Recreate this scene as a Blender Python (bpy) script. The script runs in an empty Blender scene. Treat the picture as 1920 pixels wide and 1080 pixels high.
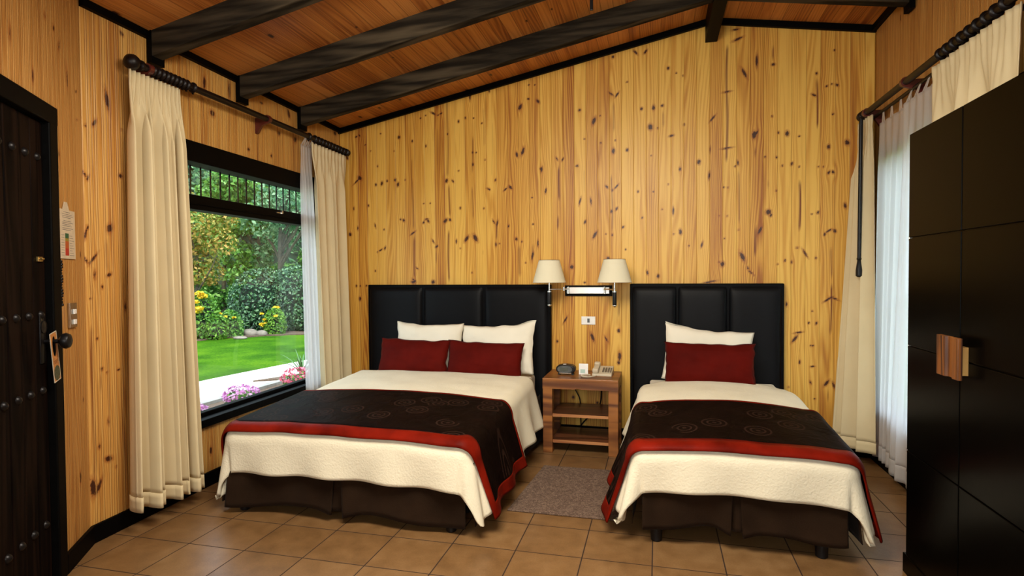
import bpy, bmesh, math, random
import numpy as np
from mathutils import Vector, Matrix
R = math.radians
SC = bpy.context.scene
COL = SC.collection

# ------------------------------------------------------------------ camera
F_PX, YAW, PITCH, ROLL = 1085.5, -.2455, -.0233, -.0065
cam_d = bpy.data.cameras.new('camera'); cam = bpy.data.objects.new('camera', cam_d); COL.objects.link(cam)
cam_d.sensor_width = 36; cam_d.lens = 36 * F_PX / 1920; cam_d.clip_start = .05; cam_d.clip_end = 200
_f = Vector((math.sin(YAW) * math.cos(PITCH), math.cos(YAW) * math.cos(PITCH), math.sin(PITCH)))
_r = Vector((math.cos(YAW), -math.sin(YAW), 0)); _u = _r.cross(_f)
_x = _r * math.cos(ROLL) + _u * math.sin(ROLL); _y = _u * math.cos(ROLL) - _r * math.sin(ROLL)
cam.matrix_world = Matrix(((_x.x, _y.x, -_f.x, 0), (_x.y, _y.y, -_f.y, 0), (_x.z, _y.z, -_f.z, 1.4), (0, 0, 0, 1)))
SC.camera = cam

# ------------------------------------------------------------------ world, sun, added fill lights, exposure
w = bpy.data.worlds.new('world'); SC.world = w; w.use_nodes = True
bg = w.node_tree.nodes['Background']; bg.inputs[0].default_value = (.72, .86, 1, 1); bg.inputs[1].default_value = 2.9
sd = bpy.data.lights.new('sun', 'SUN'); sd.energy = 3.2; sd.angle = R(25); sd.color = (1, .95, .86)
sun = bpy.data.objects.new('sun', sd); COL.objects.link(sun)
sun.rotation_euler = Vector((-.25, .62, -1)).to_track_quat('-Z', 'Y').to_euler()
def area(name, loc, to, sx, sy, power, col, spread=180):
    d = bpy.data.lights.new(name, 'AREA'); d.shape = 'RECTANGLE'; d.size = sx; d.size_y = sy; d.energy = power; d.color = col; d.spread = R(spread)
    o = bpy.data.objects.new(name, d); COL.objects.link(o); o.location = loc
    o.rotation_euler = (Vector(to) - Vector(loc)).to_track_quat('-Z', 'Y').to_euler(); return o
area('rear_fill_light', (-.3, -1.6, 1.75), (-.6, 4.5, 1.3), 2.4, 1.6, 50, (1, .95, .84))  # unseen fill added behind the camera to brighten the far wall
area('overhead_fill_light', (-.6, 1.75, 2.66), (-.75, 2.9, .2), 1.5, .9, 80, (1, .91, .76))  # overhead fill added above the frame for bed tops and floor
SC.view_settings.view_transform = 'Standard'; SC.view_settings.look = 'None'
SC.view_settings.gamma = 1; SC.view_settings.use_curve_mapping = False
SC.view_settings.exposure = 0.45
try:
    SC.cycles.use_denoising = True; SC.cycles.max_bounces = 10; SC.cycles.transparent_max_bounces = 16
    SC.cycles.caustics_reflective = False; SC.cycles.caustics_refractive = False
    SC.cycles.sample_clamp_indirect = 6
except Exception: pass

# ------------------------------------------------------------------ object helpers
OFF = {}
def tag(o, label=None, cat=None, group=None, kind=None):
    if label: o['label'] = label
    if cat: o['category'] = cat
    if group: o['group'] = group
    if kind: o['kind'] = kind
    return o
def thing(name, label, cat, loc, group=None):
    o = bpy.data.objects.new(name, None); COL.objects.link(o); o.location = loc; o.empty_display_size = .1
    OFF[o.name] = Vector(loc); return tag(o, label, cat, group)
def link(name, me, mat=None, parent=None, origin=None):
    """mesh in world coordinates -> object whose origin is the parent's (or its own base)"""
    if parent is not None: off = OFF[parent.name]
    elif origin is not None: off = Vector(origin)
    else: off = Vector((0, 0, 0))
    if off.length > 0: me.transform(Matrix.Translation(-off))
    o = bpy.data.objects.new(name, me); COL.objects.link(o)
    if mat is not None and not me.materials: me.materials.append(mat)
    if parent is not None: o.parent = parent
    else: o.location = off
    OFF[o.name] = off
    return o
class MB:
    def __init__(s): s.bm = bmesh.new()
    def box(s, lo, hi, M=None, bev=0):
        lo = Vector(lo); hi = Vector(hi); c = (lo + hi) / 2; d = hi - lo
        r = bmesh.ops.create_cube(s.bm, size=1)
        T = Matrix.Translation(c) @ Matrix.Diagonal((d.x, d.y, d.z, 1))
        bmesh.ops.transform(s.bm, matrix=T, verts=r['verts'])
        if bev:
            es = list({e for v in r['verts'] for e in v.link_edges})
            b = bmesh.ops.bevel(s.bm, geom=es, offset=bev, segments=2, affect='EDGES', profile=.5)
            vs = list({v for f in b['faces'] for v in f.verts} | {v for v in r['verts'] if v.is_valid})
        else: vs = r['verts']
        if M is not None: bmesh.ops.transform(s.bm, matrix=M, verts=vs)
        return s
    def tube(s, pts, rad, seg=12, cap=True):
        pts = [Vector(p) for p in pts]; n = len(pts); rad = rad if isinstance(rad, (list, tuple)) else [rad] * n
        rings = []; up = None
        for i, p in enumerate(pts):
            d = (pts[min(i + 1, n - 1)] - pts[max(i - 1, 0)]).normalized()
            if up is None: up = Vector((0, 0, 1)) if abs(d.z) < .9 else Vector((1, 0, 0))
            a = d.cross(up).normalized(); b = a.cross(d).normalized(); up = b
            rings.append([s.bm.verts.new(p + (a * math.cos(t) + b * math.sin(t)) * rad[i]) for t in [2 * math.pi * k / seg for k in range(seg)]])
        for A, B in zip(rings[:-1], rings[1:]):
            for k in range(seg): s.bm.faces.new((A[k], A[(k + 1) % seg], B[(k + 1) % seg], B[k]))
        if cap:
            s.bm.faces.new(rings[0][::-1]); s.bm.faces.new(rings[-1])
        return s
    def lathe(s, prof, base, axis=(0, 0, 1), seg=24, cap=True):
        ax = Vector(axis).normalized(); b = Vector(base)
        pts = [b + ax * h for r_, h in prof]
        q = ax.to_track_quat('Z', 'Y'); rings = []
        for (r_, h) in prof:
            rings.append([s.bm.verts.new(b + q @ Vector((max(r_, 1e-4) * math.cos(2 * math.pi * k / seg), max(r_, 1e-4) * math.sin(2 * math.pi * k / seg), h))) for k in range(seg)])
        for A, B in zip(rings[:-1], rings[1:]):
            for k in range(seg): s.bm.faces.new((A[k], A[(k + 1) % seg], B[(k + 1) % seg], B[k]))
        if cap:
            s.bm.faces.new(rings[0][::-1]); s.bm.faces.new(rings[-1])
        return s
    def prism(s, poly, n, M=None):
        """poly: list of 3D points, extruded by vector n"""
        n = Vector(n); a = [s.bm.verts.new(Vector(p)) for p in poly]; b = [s.bm.verts.new(Vector(p) + n) for p in poly]
        s.bm.faces.new(a[::-1]); s.bm.faces.new(b)
        for k in range(len(a)): s.bm.faces.new((a[k], a[(k + 1) % len(a)], b[(k + 1) % len(a)], b[k]))
        if M is not None: bmesh.ops.transform(s.bm, matrix=M, verts=a + b)
        return s
    def ball(s, c, r, sz=(1, 1, 1), sub=2):
        q = bmesh.ops.create_icosphere(s.bm, subdivisions=sub, radius=r)
        bmesh.ops.transform(s.bm, matrix=Matrix.Translation(Vector(c)) @ Matrix.Diagonal((*sz, 1)), verts=q['verts']); return s
    def build(s, name, mat, parent=None, origin=None, smooth=False, flip=False):
        bmesh.ops.recalc_face_normals(s.bm, faces=s.bm.faces)
        me = bpy.data.meshes.new(name); s.bm.to_mesh(me); s.bm.free()
        if smooth:
            me.polygons.foreach_set('use_smooth', [True] * len(me.polygons))
            try: me.set_sharp_from_angle(angle=R(40))
            except Exception: pass
        return link(name, me, mat, parent, origin)
def np_mesh(name, V, Fc, smooth=True):
    me = bpy.data.meshes.new(name); V = np.asarray(V, dtype=np.float32); Fc = np.asarray(Fc, dtype=np.int32); k = Fc.shape[1]
    me.vertices.add(len(V)); me.vertices.foreach_set('co', V.ravel())
    me.loops.add(Fc.size); me.loops.foreach_set('vertex_index', Fc.ravel())
    me.polygons.add(len(Fc)); me.polygons.foreach_set('loop_start', np.arange(0, Fc.size, k, dtype=np.int32))
    me.update(calc_edges=True); me.validate()
    if smooth: me.polygons.foreach_set('use_smooth', [True] * len(me.polygons))
    return me
def solid(o, t, off=0):
    m = o.modifiers.new('thickness', 'SOLIDIFY'); m.thickness = t; m.offset = off; return o
def bevelmod(o, wd=.003, seg=2):
    m = o.modifiers.new('soft_edges', 'BEVEL'); m.width = wd; m.segments = seg; m.limit_method = 'ANGLE'; return o

# ------------------------------------------------------------------ materials
def nt_new(name):
    m = bpy.data.materials.new(name); m.use_nodes = True; nt = m.node_tree; b = nt.nodes['Principled BSDF']
    return m, nt, b
def N(nt, t, **k):
    n = nt.nodes.new(t)
    for a, v in k.items(): setattr(n, a, v)
    return n
def M_(nt, op, a, b=None, c=None, clamp=False):
    n = N(nt, 'ShaderNodeMath', operation=op, use_clamp=clamp)
    for i, v in enumerate((a, b, c)):
        if v is None: continue
        if isinstance(v, (int, float)): n.inputs[i].default_value = v
        else: nt.links.new(v, n.inputs[i])
    return n.outputs[0]
def MIX(nt, fac, a, b, mode='MIX'):
    n = N(nt, 'ShaderNodeMix', data_type='RGBA', blend_type=mode)
    for i, v in ((0, fac), (6, a), (7, b)):
        if isinstance(v, (int, float)): n.inputs[i].default_value = v
        elif isinstance(v, tuple): n.inputs[i].default_value = (*v[:3], 1)
        else: nt.links.new(v, n.inputs[i])
    return n.outputs[2]
def RAMP(nt, fac, stops):
    n = N(nt, 'ShaderNodeValToRGB'); cr = n.color_ramp
    while len(cr.elements) < len(stops): cr.elements.new(.5)
    for e, (p, c) in zip(cr.elements, stops): e.position = p; e.color = (*c, 1)
    nt.links.new(fac, n.inputs[0]); return n.outputs[0]
def NOISE(nt, vec, scale, detail=3, rough=.5, dist=0):
    n = N(nt, 'ShaderNodeTexNoise'); n.inputs['Scale'].default_value = scale; n.inputs['Detail'].default_value = detail
    n.inputs['Roughness'].default_value = rough; n.inputs['Distortion'].default_value = dist
    if vec is not None: nt.links.new(vec, n.inputs['Vector'])
    return n.outputs[0]
def XYZ(nt, x, y, z=0):
    n = N(nt, 'ShaderNodeCombineXYZ')
    for i, v in enumerate((x, y, z)):
        if isinstance(v, (int, float)): n.inputs[i].default_value = v
        else: nt.links.new(v, n.inputs[i])
    return n.outputs[0]
def OBJ(nt, scale=(1, 1, 1), rot=(0, 0, 0)):
    t = N(nt, 'ShaderNodeTexCoord'); m = N(nt, 'ShaderNodeMapping'); m.inputs['Scale'].default_value = scale; m.inputs['Rotation'].default_value = rot
    nt.links.new(t.outputs['Object'], m.inputs[0]); return m.outputs[0]
def BUMP(nt, b, h, strength=.3, dist=.002):
    n = N(nt, 'ShaderNodeBump'); n.inputs['Strength'].default_value = strength; n.inputs['Distance'].default_value = dist
    nt.links.new(h, n.inputs['Height']); nt.links.new(n.outputs[0], b.inputs['Normal'])
def plain(name, col, rough=.5, metal=0, var=.12, scale=30, bump=0, bscale=200, bdist=.001, coat=0, spec=.5, stretch=(1, 1, 1), sheen=0, dark=None):
    m, nt, b = nt_new(name)
    n1 = NOISE(nt, OBJ(nt, stretch), scale, 4)
    d = dark or tuple(c * (1 - var * 2) for c in col)
    c = RAMP(nt, n1, [(.3, d), (.7, tuple(min(1, x * (1 + var * .5)) for x in col))])
    nt.links.new(c, b.inputs['Base Color']); b.inputs['Roughness'].default_value = rough; b.inputs['Metallic'].default_value = metal
    b.inputs['Specular IOR Level'].default_value = spec; b.inputs['Coat Weight'].default_value = coat
    b.inputs['Sheen Weight'].default_value = sheen
    if bump: BUMP(nt, b, NOISE(nt, OBJ(nt, stretch), bscale, 3), bump, bdist)
    return m
def pine(name, bw=.09, hi=(.77, .46, .092), mid=(.60, .295, .044), lo=(.32, .098, .014), bead=0, groove=.55, knots=(5.5, 2.0, .42, .055), rough=.42, varamp=1):
    """varnished knotty boards; UV in metres (u across, v along); attributes knot / warp / stain where the mesh carries them"""
    m, nt, b = nt_new(name); L = nt.links
    uv = N(nt, 'ShaderNodeUVMap'); uv.uv_map = 'UVMap'; sp = N(nt, 'ShaderNodeSeparateXYZ'); L.new(uv.outputs[0], sp.inputs[0]); u, v = sp.outputs[0], sp.outputs[1]
    def att(n_): a = N(nt, 'ShaderNodeAttribute', attribute_name=n_); return a.outputs['Fac']
    kn, wp, st = att('knot'), att('warp'), att('stain')
    ub = M_(nt, 'DIVIDE', u, bw); bid = M_(nt, 'FLOOR', ub); fr = M_(nt, 'FRACT', ub)
    wn = N(nt, 'ShaderNodeTexWhiteNoise', noise_dimensions='1D'); L.new(bid, wn.inputs['W']); rnd = wn.outputs['Value']
    wn2 = N(nt, 'ShaderNodeTexWhiteNoise', noise_dimensions='1D'); L.new(M_(nt, 'ADD', bid, 77.3), wn2.inputs['W']); rnd2 = wn2.outputs['Value']
    uw = M_(nt, 'ADD', u, wp)
    sh = M_(nt, 'MULTIPLY', rnd, 31.0)
    # rings: contour lines of a slow noise give straight grain and cathedral arches
    slow = NOISE(nt, XYZ(nt, M_(nt, 'MULTIPLY', uw, 7.0), M_(nt, 'MULTIPLY', v, .42), sh), 1, 1.5, .4)
    ring = M_(nt, 'SINE', M_(nt, 'ADD', M_(nt, 'MULTIPLY', slow, 75.0), M_(nt, 'MULTIPLY', uw, 260.0)))
    ring = M_(nt, 'MULTIPLY_ADD', ring, .5, .5)
    fine = NOISE(nt, XYZ(nt, M_(nt, 'MULTIPLY', uw, 170.0), M_(nt, 'MULTIPLY', v, 2.2), sh), 1, 3, .6)
    tone = NOISE(nt, XYZ(nt, M_(nt, 'MULTIPLY', uw, 16.0), M_(nt, 'MULTIPLY', v, .8), sh), 1, 2, .5)
    g = M_(nt, 'ADD', M_(nt, 'MULTIPLY', ring, .22), M_(nt, 'MULTIPLY', fine, .45))
    g = M_(nt, 'ADD', g, M_(nt, 'MULTIPLY', M_(nt, 'SUBTRACT', tone, .5), .55))
    g = M_(nt, 'ADD', g, M_(nt, 'MULTIPLY', M_(nt, 'SUBTRACT', rnd2, .5), .26 * varamp))
    col = RAMP(nt, g, [(.14, hi), (.40, mid), (.66, lo)])
    # random knots
    kx, ky, sel, kr = knots
    vo = N(nt, 'ShaderNodeTexVoronoi', voronoi_dimensions='2D', feature='F1'); vo.inputs['Scale'].default_value = 1
    wob = M_(nt, 'MULTIPLY', NOISE(nt, XYZ(nt, M_(nt, 'MULTIPLY', u, 40.), M_(nt, 'MULTIPLY', v, 25.), 3.0), 1, 2), .012)
    L.new(XYZ(nt, M_(nt, 'MULTIPLY', M_(nt, 'ADD', u, wob), kx), M_(nt, 'MULTIPLY', v, ky)), vo.inputs['Vector'])
    rs = N(nt, 'ShaderNodeSeparateColor'); L.new(vo.outputs['Color'], rs.inputs[0])
    on = M_(nt, 'LESS_THAN', rs.outputs[0], sel)
    krr = M_(nt, 'MULTIPLY_ADD', rs.outputs[1], kr, kr * .45)
    kd = M_(nt, 'DIVIDE', vo.outputs['Distance'], krr)
    kv = M_(nt, 'MULTIPLY', M_(nt, 'SUBTRACT', 1.0, M_(nt, 'MULTIPLY', kd, .5), clamp=True), on)
    kk = M_(nt, 'MAXIMUM', kv, kn)
    nz = M_(nt, 'MULTIPLY', M_(nt, 'SUBTRACT', NOISE(nt, XYZ(nt, M_(nt, 'MULTIPLY', u, 160.), M_(nt, 'MULTIPLY', v, 60.), 0.0), 1, 3), .5), .45)
    k2 = M_(nt, 'ADD', kk, M_(nt, 'MULTIPLY', nz, M_(nt, 'GREATER_THAN', kk, .02)))
    halo = N(nt, 'ShaderNodeMapRange'); halo.inputs[1].default_value = .22; halo.inputs[2].default_value = .62; L.new(k2, halo.inputs[0]); 
    core = N(nt, 'ShaderNodeMapRange'); core.inputs[1].default_value = .56; core.inputs[2].default_value = .70; L.new(k2, core.inputs[0])
    col = MIX(nt, M_(nt, 'MULTIPLY', halo.outputs[0], .72), col, (.30, .085, .018))
    sta = M_(nt, 'MULTIPLY', M_(nt, 'SUBTRACT', st, .12), M_(nt, 'MULTIPLY_ADD', fine, 2.2, .35), clamp=True)
    col = MIX(nt, sta, col, (.16, .034, .008))
    col = MIX(nt, M_(nt, 'MULTIPLY', core.outputs[0], .95), col, (.035, .010, .006))
    # board joints
    e = M_(nt, 'MINIMUM', fr, M_(nt, 'SUBTRACT', 1.0, fr)); e = M_(nt, 'MULTIPLY', e, bw)
    gr = M_(nt, 'SUBTRACT', 1.0, M_(nt, 'DIVIDE', e, .0028), clamp=True)
    if bead:
        f2 = M_(nt, 'ABSOLUTE', M_(nt, 'SUBTRACT', M_(nt, 'FRACT', M_(nt, 'MULTIPLY', ub, float(bead))), .5)); f2 = M_(nt, 'MULTIPLY', f2, bw / bead)
        gb = M_(nt, 'SUBTRACT', 1.0, M_(nt, 'DIVIDE', f2, .0035), clamp=True)
        e2 = M_(nt, 'ABSOLUTE', M_(nt, 'SUBTRACT', f2, .006)); g3 = M_(nt, 'SUBTRACT', 1.0, M_(nt, 'DIVIDE', e2, .003), clamp=True)
        hgt = M_(nt, 'SUBTRACT', M_(nt, 'MULTIPLY', gb, .8), M_(nt, 'ADD', gr, g3))
        col = MIX(nt, M_(nt, 'MULTIPLY', g3, .30), col, (.25, .09, .02))
        col = MIX(nt, M_(nt, 'MULTIPLY', gb, .5), col, (.80, .50, .17))  # highlight along each bead, painted into the colour
    else: hgt = M_(nt, 'MULTIPLY', gr, -1.0)
    col = MIX(nt, M_(nt, 'MULTIPLY', gr, groove), col, (.20, .07, .015))
    L.new(col, b.inputs['Base Color']); b.inputs['Roughness'].default_value = rough; b.inputs['Specular IOR Level'].default_value = .35
    bn = N(nt, 'ShaderNodeBump'); bn.inputs['Strength'].default_value = .6; bn.inputs['Distance'].default_value = .003
    L.new(M_(nt, 'ADD', hgt, M_(nt, 'MULTIPLY', fine, .12)), bn.inputs['Height']); L.new(bn.outputs[0], b.inputs['Normal'])
    return m
def grain(name, hi, lo, axis='x', rough=.4, sc=1, coat=0, spec=.4, ring=8, contrast=(.3, .7)):
    m, nt, b = nt_new(name); s = [22 * sc, 22 * sc, 22 * sc]; s['xyz'.index(axis)] = 1.6 * sc
    n1 = NOISE(nt, OBJ(nt, tuple(s)), 1, 4, .6); s2 = [v * .25 for v in s]
    n2 = NOISE(nt, OBJ(nt, tuple(s2)), 1, 2, .5, .4)
    f = M_(nt, 'ADD', M_(nt, 'MULTIPLY', n1, .55), M_(nt, 'MULTIPLY', M_(nt, 'MULTIPLY_ADD', M_(nt, 'SINE', M_(nt, 'MULTIPLY', n2, ring * 5.0)), .5, .5), .4))
    c = RAMP(nt, f, [(contrast[0], hi), (contrast[1], lo)])
    nt.links.new(c, b.inputs['Base Color']); b.inputs['Roughness'].default_value = rough; b.inputs['Coat Weight'].default_value = coat; b.inputs['Specular IOR Level'].default_value = spec
    BUMP(nt, b, n1, .25, .002); return m
def tiles():
    m, nt, b = nt_new('ceramic_floor_tile'); L = nt.links
    t = N(nt, 'ShaderNodeTexCoord'); sp = N(nt, 'ShaderNodeSeparateXYZ'); L.new(t.outputs['Object'], sp.inputs[0])
    ux = M_(nt, 'DIVIDE', M_(nt, 'ADD', sp.outputs[0], .0235), .3370); uy = M_(nt, 'DIVIDE', M_(nt, 'SUBTRACT', sp.outputs[1], 2.820), .3180)
    def edge(q, s_): 
        f = M_(nt, 'FRACT', q); return M_(nt, 'MULTIPLY', M_(nt, 'MINIMUM', f, M_(nt, 'SUBTRACT', 1.0, f)), s_)
    e = M_(nt, 'MINIMUM', edge(ux, .337), edge(uy, .318))
    g = M_(nt, 'LESS_THAN', e, .0030)
    wn = N(nt, 'ShaderNodeTexWhiteNoise', noise_dimensions='2D'); L.new(XYZ(nt, M_(nt, 'FLOOR', ux), M_(nt, 'FLOOR', uy)), wn.inputs['Vector'])
    n1 = NOISE(nt, t.outputs['Object'], 9, 5, .6); n2 = NOISE(nt, t.outputs['Object'], 130, 3, .7)
    f = M_(nt, 'ADD', M_(nt, 'MULTIPLY', n1, .5), M_(nt, 'ADD', M_(nt, 'MULTIPLY', n2, .35), M_(nt, 'MULTIPLY', wn.outputs['Value'], .12)))
    c = RAMP(nt, f, [(.3, (.125, .062, .022)), (.5, (.20, .105, .040)), (.72, (.28, .162, .070))])
    c = MIX(nt, g, c, (.028, .014, .009))
    L.new(c, b.inputs['Base Color']); L.new(M_(nt, 'MULTIPLY_ADD', g, .5, .34), b.inputs['Roughness']); b.inputs['Specular IOR Level'].default_value = .4
    hh = M_(nt, 'SUBTRACT', M_(nt, 'MULTIPLY', n2, .12), g); BUMP(nt, b, hh, .5, .0015)
    return m
def cloth(name, col, var=.08, weave=.35, ws=350, rough=.85, sheen=.03, ribs=None, wrinkle=.25):
    m, nt, b = nt_new(name)
    o = OBJ(nt); n1 = NOISE(nt, o, 6, 4)
    c = RAMP(nt, n1, [(.3, tuple(x * (1 - var) for x in col)), (.7, tuple(min(1, x * (1 + var * .4)) for x in col))])
    nt.links.new(c, b.inputs['Base Color']); b.inputs['Roughness'].default_value = rough; b.inputs['Sheen Weight'].default_value = sheen
    b.inputs['Specular IOR Level'].default_value = .03
    h = M_(nt, 'ADD', M_(nt, 'MULTIPLY', NOISE(nt, OBJ(nt, ribs or (1, 1, 1)), ws, 2), weave), M_(nt, 'MULTIPLY', NOISE(nt, o, 11, 3, .5, .8), wrinkle * 4))
    BUMP(nt, b, h, .45, .004); return m
def sheer_mat():
    m, nt, b = nt_new('sheer_voile'); nt.nodes.remove(b); out = nt.nodes['Material Output']
    tr = N(nt, 'ShaderNodeBsdfTransparent'); tl = N(nt, 'ShaderNodeBsdfTranslucent'); df = N(nt, 'ShaderNodeBsdfDiffuse')
    tl.inputs[0].default_value = (.90, .90, .92, 1); df.inputs[0].default_value = (.82, .80, .78, 1); tr.inputs[0].default_value = (.97, .98, 1, 1)
    a = N(nt, 'ShaderNodeMixShader'); a.inputs[0].default_value = .45; nt.links.new(tl.outputs[0], a.inputs[1]); nt.links.new(df.outputs[0], a.inputs[2])
    c = N(nt, 'ShaderNodeMixShader'); lw = N(nt, 'ShaderNodeLayerWeight'); lw.inputs[0].default_value = .35
    nt.links.new(M_(nt, 'MULTIPLY_ADD', lw.outputs['Facing'], .35, .50), c.inputs[0]); nt.links.new(tr.outputs[0], c.inputs[1]); nt.links.new(a.outputs[0], c.inputs[2])
    nt.links.new(c.outputs[0], out.inputs[0]); return m
def glass_mat():
    m, nt, b = nt_new('window_glass'); nt.nodes.remove(b); out = nt.nodes['Material Output']
    tr = N(nt, 'ShaderNodeBsdfTransparent'); gl = N(nt, 'ShaderNodeBsdfGlossy'); gl.inputs['Roughness'].default_value = 0.01
    fr = N(nt, "ShaderNodeLayerWeight"); fr.inputs[0].default_value = .5; fx = M_(nt, "MULTIPLY_ADD", M_(nt, "POWER", fr.outputs["Facing"], 4.0), .35, .03); c = N(nt, 'ShaderNodeMixShader')
    tr.inputs[0].default_value = (.97, .99, .98, 1)
    nt.links.new(fx, c.inputs[0]); nt.links.new(tr.outputs[0], c.inputs[1]); nt.links.new(gl.outputs[0], c.inputs[2]); nt.links.new(c.outputs[0], out.inputs[0]); return m
def leafmat(name, a, b_, c_, rough=.5, trans=.35):
    m, nt, b = nt_new(name); ge = N(nt, 'ShaderNodeNewGeometry')
    c = RAMP(nt, ge.outputs['Random Per Island'], [(.1, a), (.5, b_), (.92, c_)])
    nt.links.new(c, b.inputs['Base Color']); b.inputs['Roughness'].default_value = rough
    tl = N(nt, 'ShaderNodeBsdfTranslucent'); nt.links.new(c, tl.inputs[0]); mx = N(nt, 'ShaderNodeMixShader'); mx.inputs[0].default_value = trans
    nt.links.new(b.outputs[0], mx.inputs[1]); nt.links.new(tl.outputs[0], mx.inputs[2]); nt.links.new(mx.outputs[0], nt.nodes['Material Output'].inputs[0]); return m

MT = dict(
    back=pine('pine_back_wall', varamp=1.35, bw=.10, bead=0, knots=(3, 1, 0, .03), groove=.45),
    left=pine('pine_window_wall', bw=.088, bead=2, hi=(.66, .37, .10), mid=(.54, .26, .058), lo=(.34, .125, .028), knots=(4.5, 1.6, .0, .05), groove=.6),
    side=pine('pine_side_wall', bw=.088, bead=2, hi=(.56, .29, .085), mid=(.44, .20, .048), lo=(.27, .10, .025), knots=(4.5, 1.4, .35, .05), groove=.6, varamp=.7),
    ceil=pine("varnished_ceiling_boards", varamp=1.5, bw=.085, hi=(.62, .25, .060), mid=(.48, .165, .032), lo=(.25, .065, .014), knots=(4, 1.8, .5, .05), groove=.85, rough=.38),
    beam=grain('charcoal_stained_beam', (.072, .055, .034), (.014, .011, .008), 'x', .8, 1.4, spec=.03, ring=3),
    dtrim=plain('black_painted_trim', (.0016, .0014, .0014), .55, var=.2, spec=.06),
    tile=tiles(),
    door=grain('dark_stained_door', (.010, .0048, .003), (.0025, .0014, .0012), 'z', .6, 1.4, spec=.04),
    iron=plain('black_iron', (.012, .011, .012), .38, .6, bump=.2),
    steel=plain('brushed_steel', (.62, .60, .56), .3, 1, var=.05),
    brass=plain('brass', (.6, .42, .16), .35, 1),
    rodw=grain('dark_walnut_rod', (.008, .004, .0035), (.003, .002, .002), 'y', .4, 1, spec=.25),
    mahog=plain('mahogany_bracket', (.10, .014, .010), .35, var=.2, coat=.3),
    curt=cloth('cream_curtain_fabric', (.66, .545, .335), .05, .25, 500, ribs=(1, 1, 1), wrinkle=.05),
    duvet=cloth('cream_matelasse', (.78, .72, .55), .05, 1.3, 90, ribs=(1, 3.2, 1), wrinkle=.30),
    sheet=cloth('white_cotton', (.80, .75, .62), .05, .2, 500, wrinkle=.2),
    pillow=cloth('pillowcase_cotton', (.80, .745, .61), .05, .2, 500, wrinkle=.3),
    red=cloth('burgundy_cushion_fabric', (.085, .0042, .0022), .3, .8, 260, rough=.6, sheen=.02, wrinkle=.2),
    band=cloth('red_satin', (.17, .0085, .003), .5, .2, 300, rough=.42, sheen=.0, wrinkle=.5),
    skirt=cloth('brown_velvet', (.022, .0115, .006), .35, .5, 300, rough=.9, sheen=.03, wrinkle=.12),
    leather=plain('black_leather', (.0022, .0022, .003), .48, var=.15, bump=.45, bscale=260, bdist=.0012, spec=.14),
    lframe=plain('black_headboard_frame', (.0014, .0014, .002), .5, spec=.08),
    nswood=grain('walnut_nightstand', (.30, .110, .024), (.10, .030, .008), 'x', .45, 1, coat=.1, ring=6),
    nsdark=grain('walnut_shelf', (.15, .050, .020), (.05, .017, .008), 'x', .32, 1, coat=.2, ring=6),
    shade=cloth('lampshade_linen', (.74, .68, .50), .03, .2, 600, wrinkle=0),
    chrome=plain('satin_nickel', (.78, .74, .68), .22, 1, var=.03),
    plate=plain('bright_nickel_plate', (.86, .84, .80), .30, .85, var=.03),
    blackp=plain('black_plastic', (.005, .005, .006), .4, spec=.3),
    greyp=plain('grey_plastic', (.10, .11, .11), .3, var=.2),
    beige=plain('beige_plastic', (.58, .50, .36), .45, var=.05),
    white=plain('white_plastic', (.85, .84, .80), .4, var=.03),
    key=plain('dark_phone_keys', (.14, .115, .08), .5),
    lcd=plain('dim_display', (.10, .11, .09), .15),
    ward=plain('black_lacquer', (.0012, .0009, .0006), .30, var=.2, spec=.04, bump=.05, bscale=400, bdist=.0005),
    knob=grain('striped_hardwood', (.20, .068, .015), (.03, .009, .005), 'z', .4, 1.8, ring=10),
    knobl=grain('pale_hardwood', (.72, .42, .13), (.55, .28, .08), 'z', .4, 1.2),
    paper=plain('notice_paper', (.60, .48, .33), .7, var=.06),
    ink=plain('grey_ink', (.20, .17, .15), .8),
    sheer=sheer_mat(), glass=glass_mat(),
)
def rug_mat():
    m, nt, b = nt_new('speckled_rug_pile'); n1 = NOISE(nt, OBJ(nt), 220, 2, .7); n2 = NOISE(nt, OBJ(nt), 60, 3, .6)
    f = M_(nt, 'ADD', M_(nt, 'MULTIPLY', n1, .65), M_(nt, 'MULTIPLY', n2, .35))
    nt.links.new(RAMP(nt, f, [(.40, (.055, .028, .018)), (.52, (.16, .10, .068)), (.64, (.30, .21, .15))]), b.inputs['Base Color']); b.inputs['Roughness'].default_value = .95
    BUMP(nt, b, n1, .9, .006); return m
def runner_mat():
    """dark brown satin with faintly shinier embroidered rings"""
    m, nt, b = nt_new('dark_brown_embroidered_satin'); L = nt.links
    o = OBJ(nt, (1, 1, .0)); vo = N(nt, 'ShaderNodeTexVoronoi', voronoi_dimensions='2D'); vo.inputs['Scale'].default_value = 5.2; L.new(o, vo.inputs['Vector'])
    s = M_(nt, 'SINE', M_(nt, 'MULTIPLY', vo.outputs['Distance'], 42.0)); near = M_(nt, 'LESS_THAN', vo.outputs['Distance'], .42)
    rs = N(nt, 'ShaderNodeSeparateColor'); L.new(vo.outputs['Color'], rs.inputs[0]); on = M_(nt, 'GREATER_THAN', rs.outputs[0], .45)
    k = M_(nt, 'MULTIPLY', M_(nt, 'MULTIPLY', M_(nt, 'GREATER_THAN', s, .45), near), on)
    n = NOISE(nt, OBJ(nt), 9, 3, .5, 1)
    c = RAMP(nt, n, [(.3, (.0028, .0011, .0009)), (.7, (.0065, .0024, .0018))]); c = MIX(nt, M_(nt, 'MULTIPLY', k, .6), c, (.034, .016, .011))
    L.new(c, b.inputs['Base Color']); b.inputs['Roughness'].default_value = .55; b.inputs['Specular IOR Level'].default_value = .03
    BUMP(nt, b, M_(nt, 'ADD', M_(nt, 'MULTIPLY', n, 2.0), M_(nt, 'MULTIPLY', k, .2)), .5, .006); return m
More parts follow.
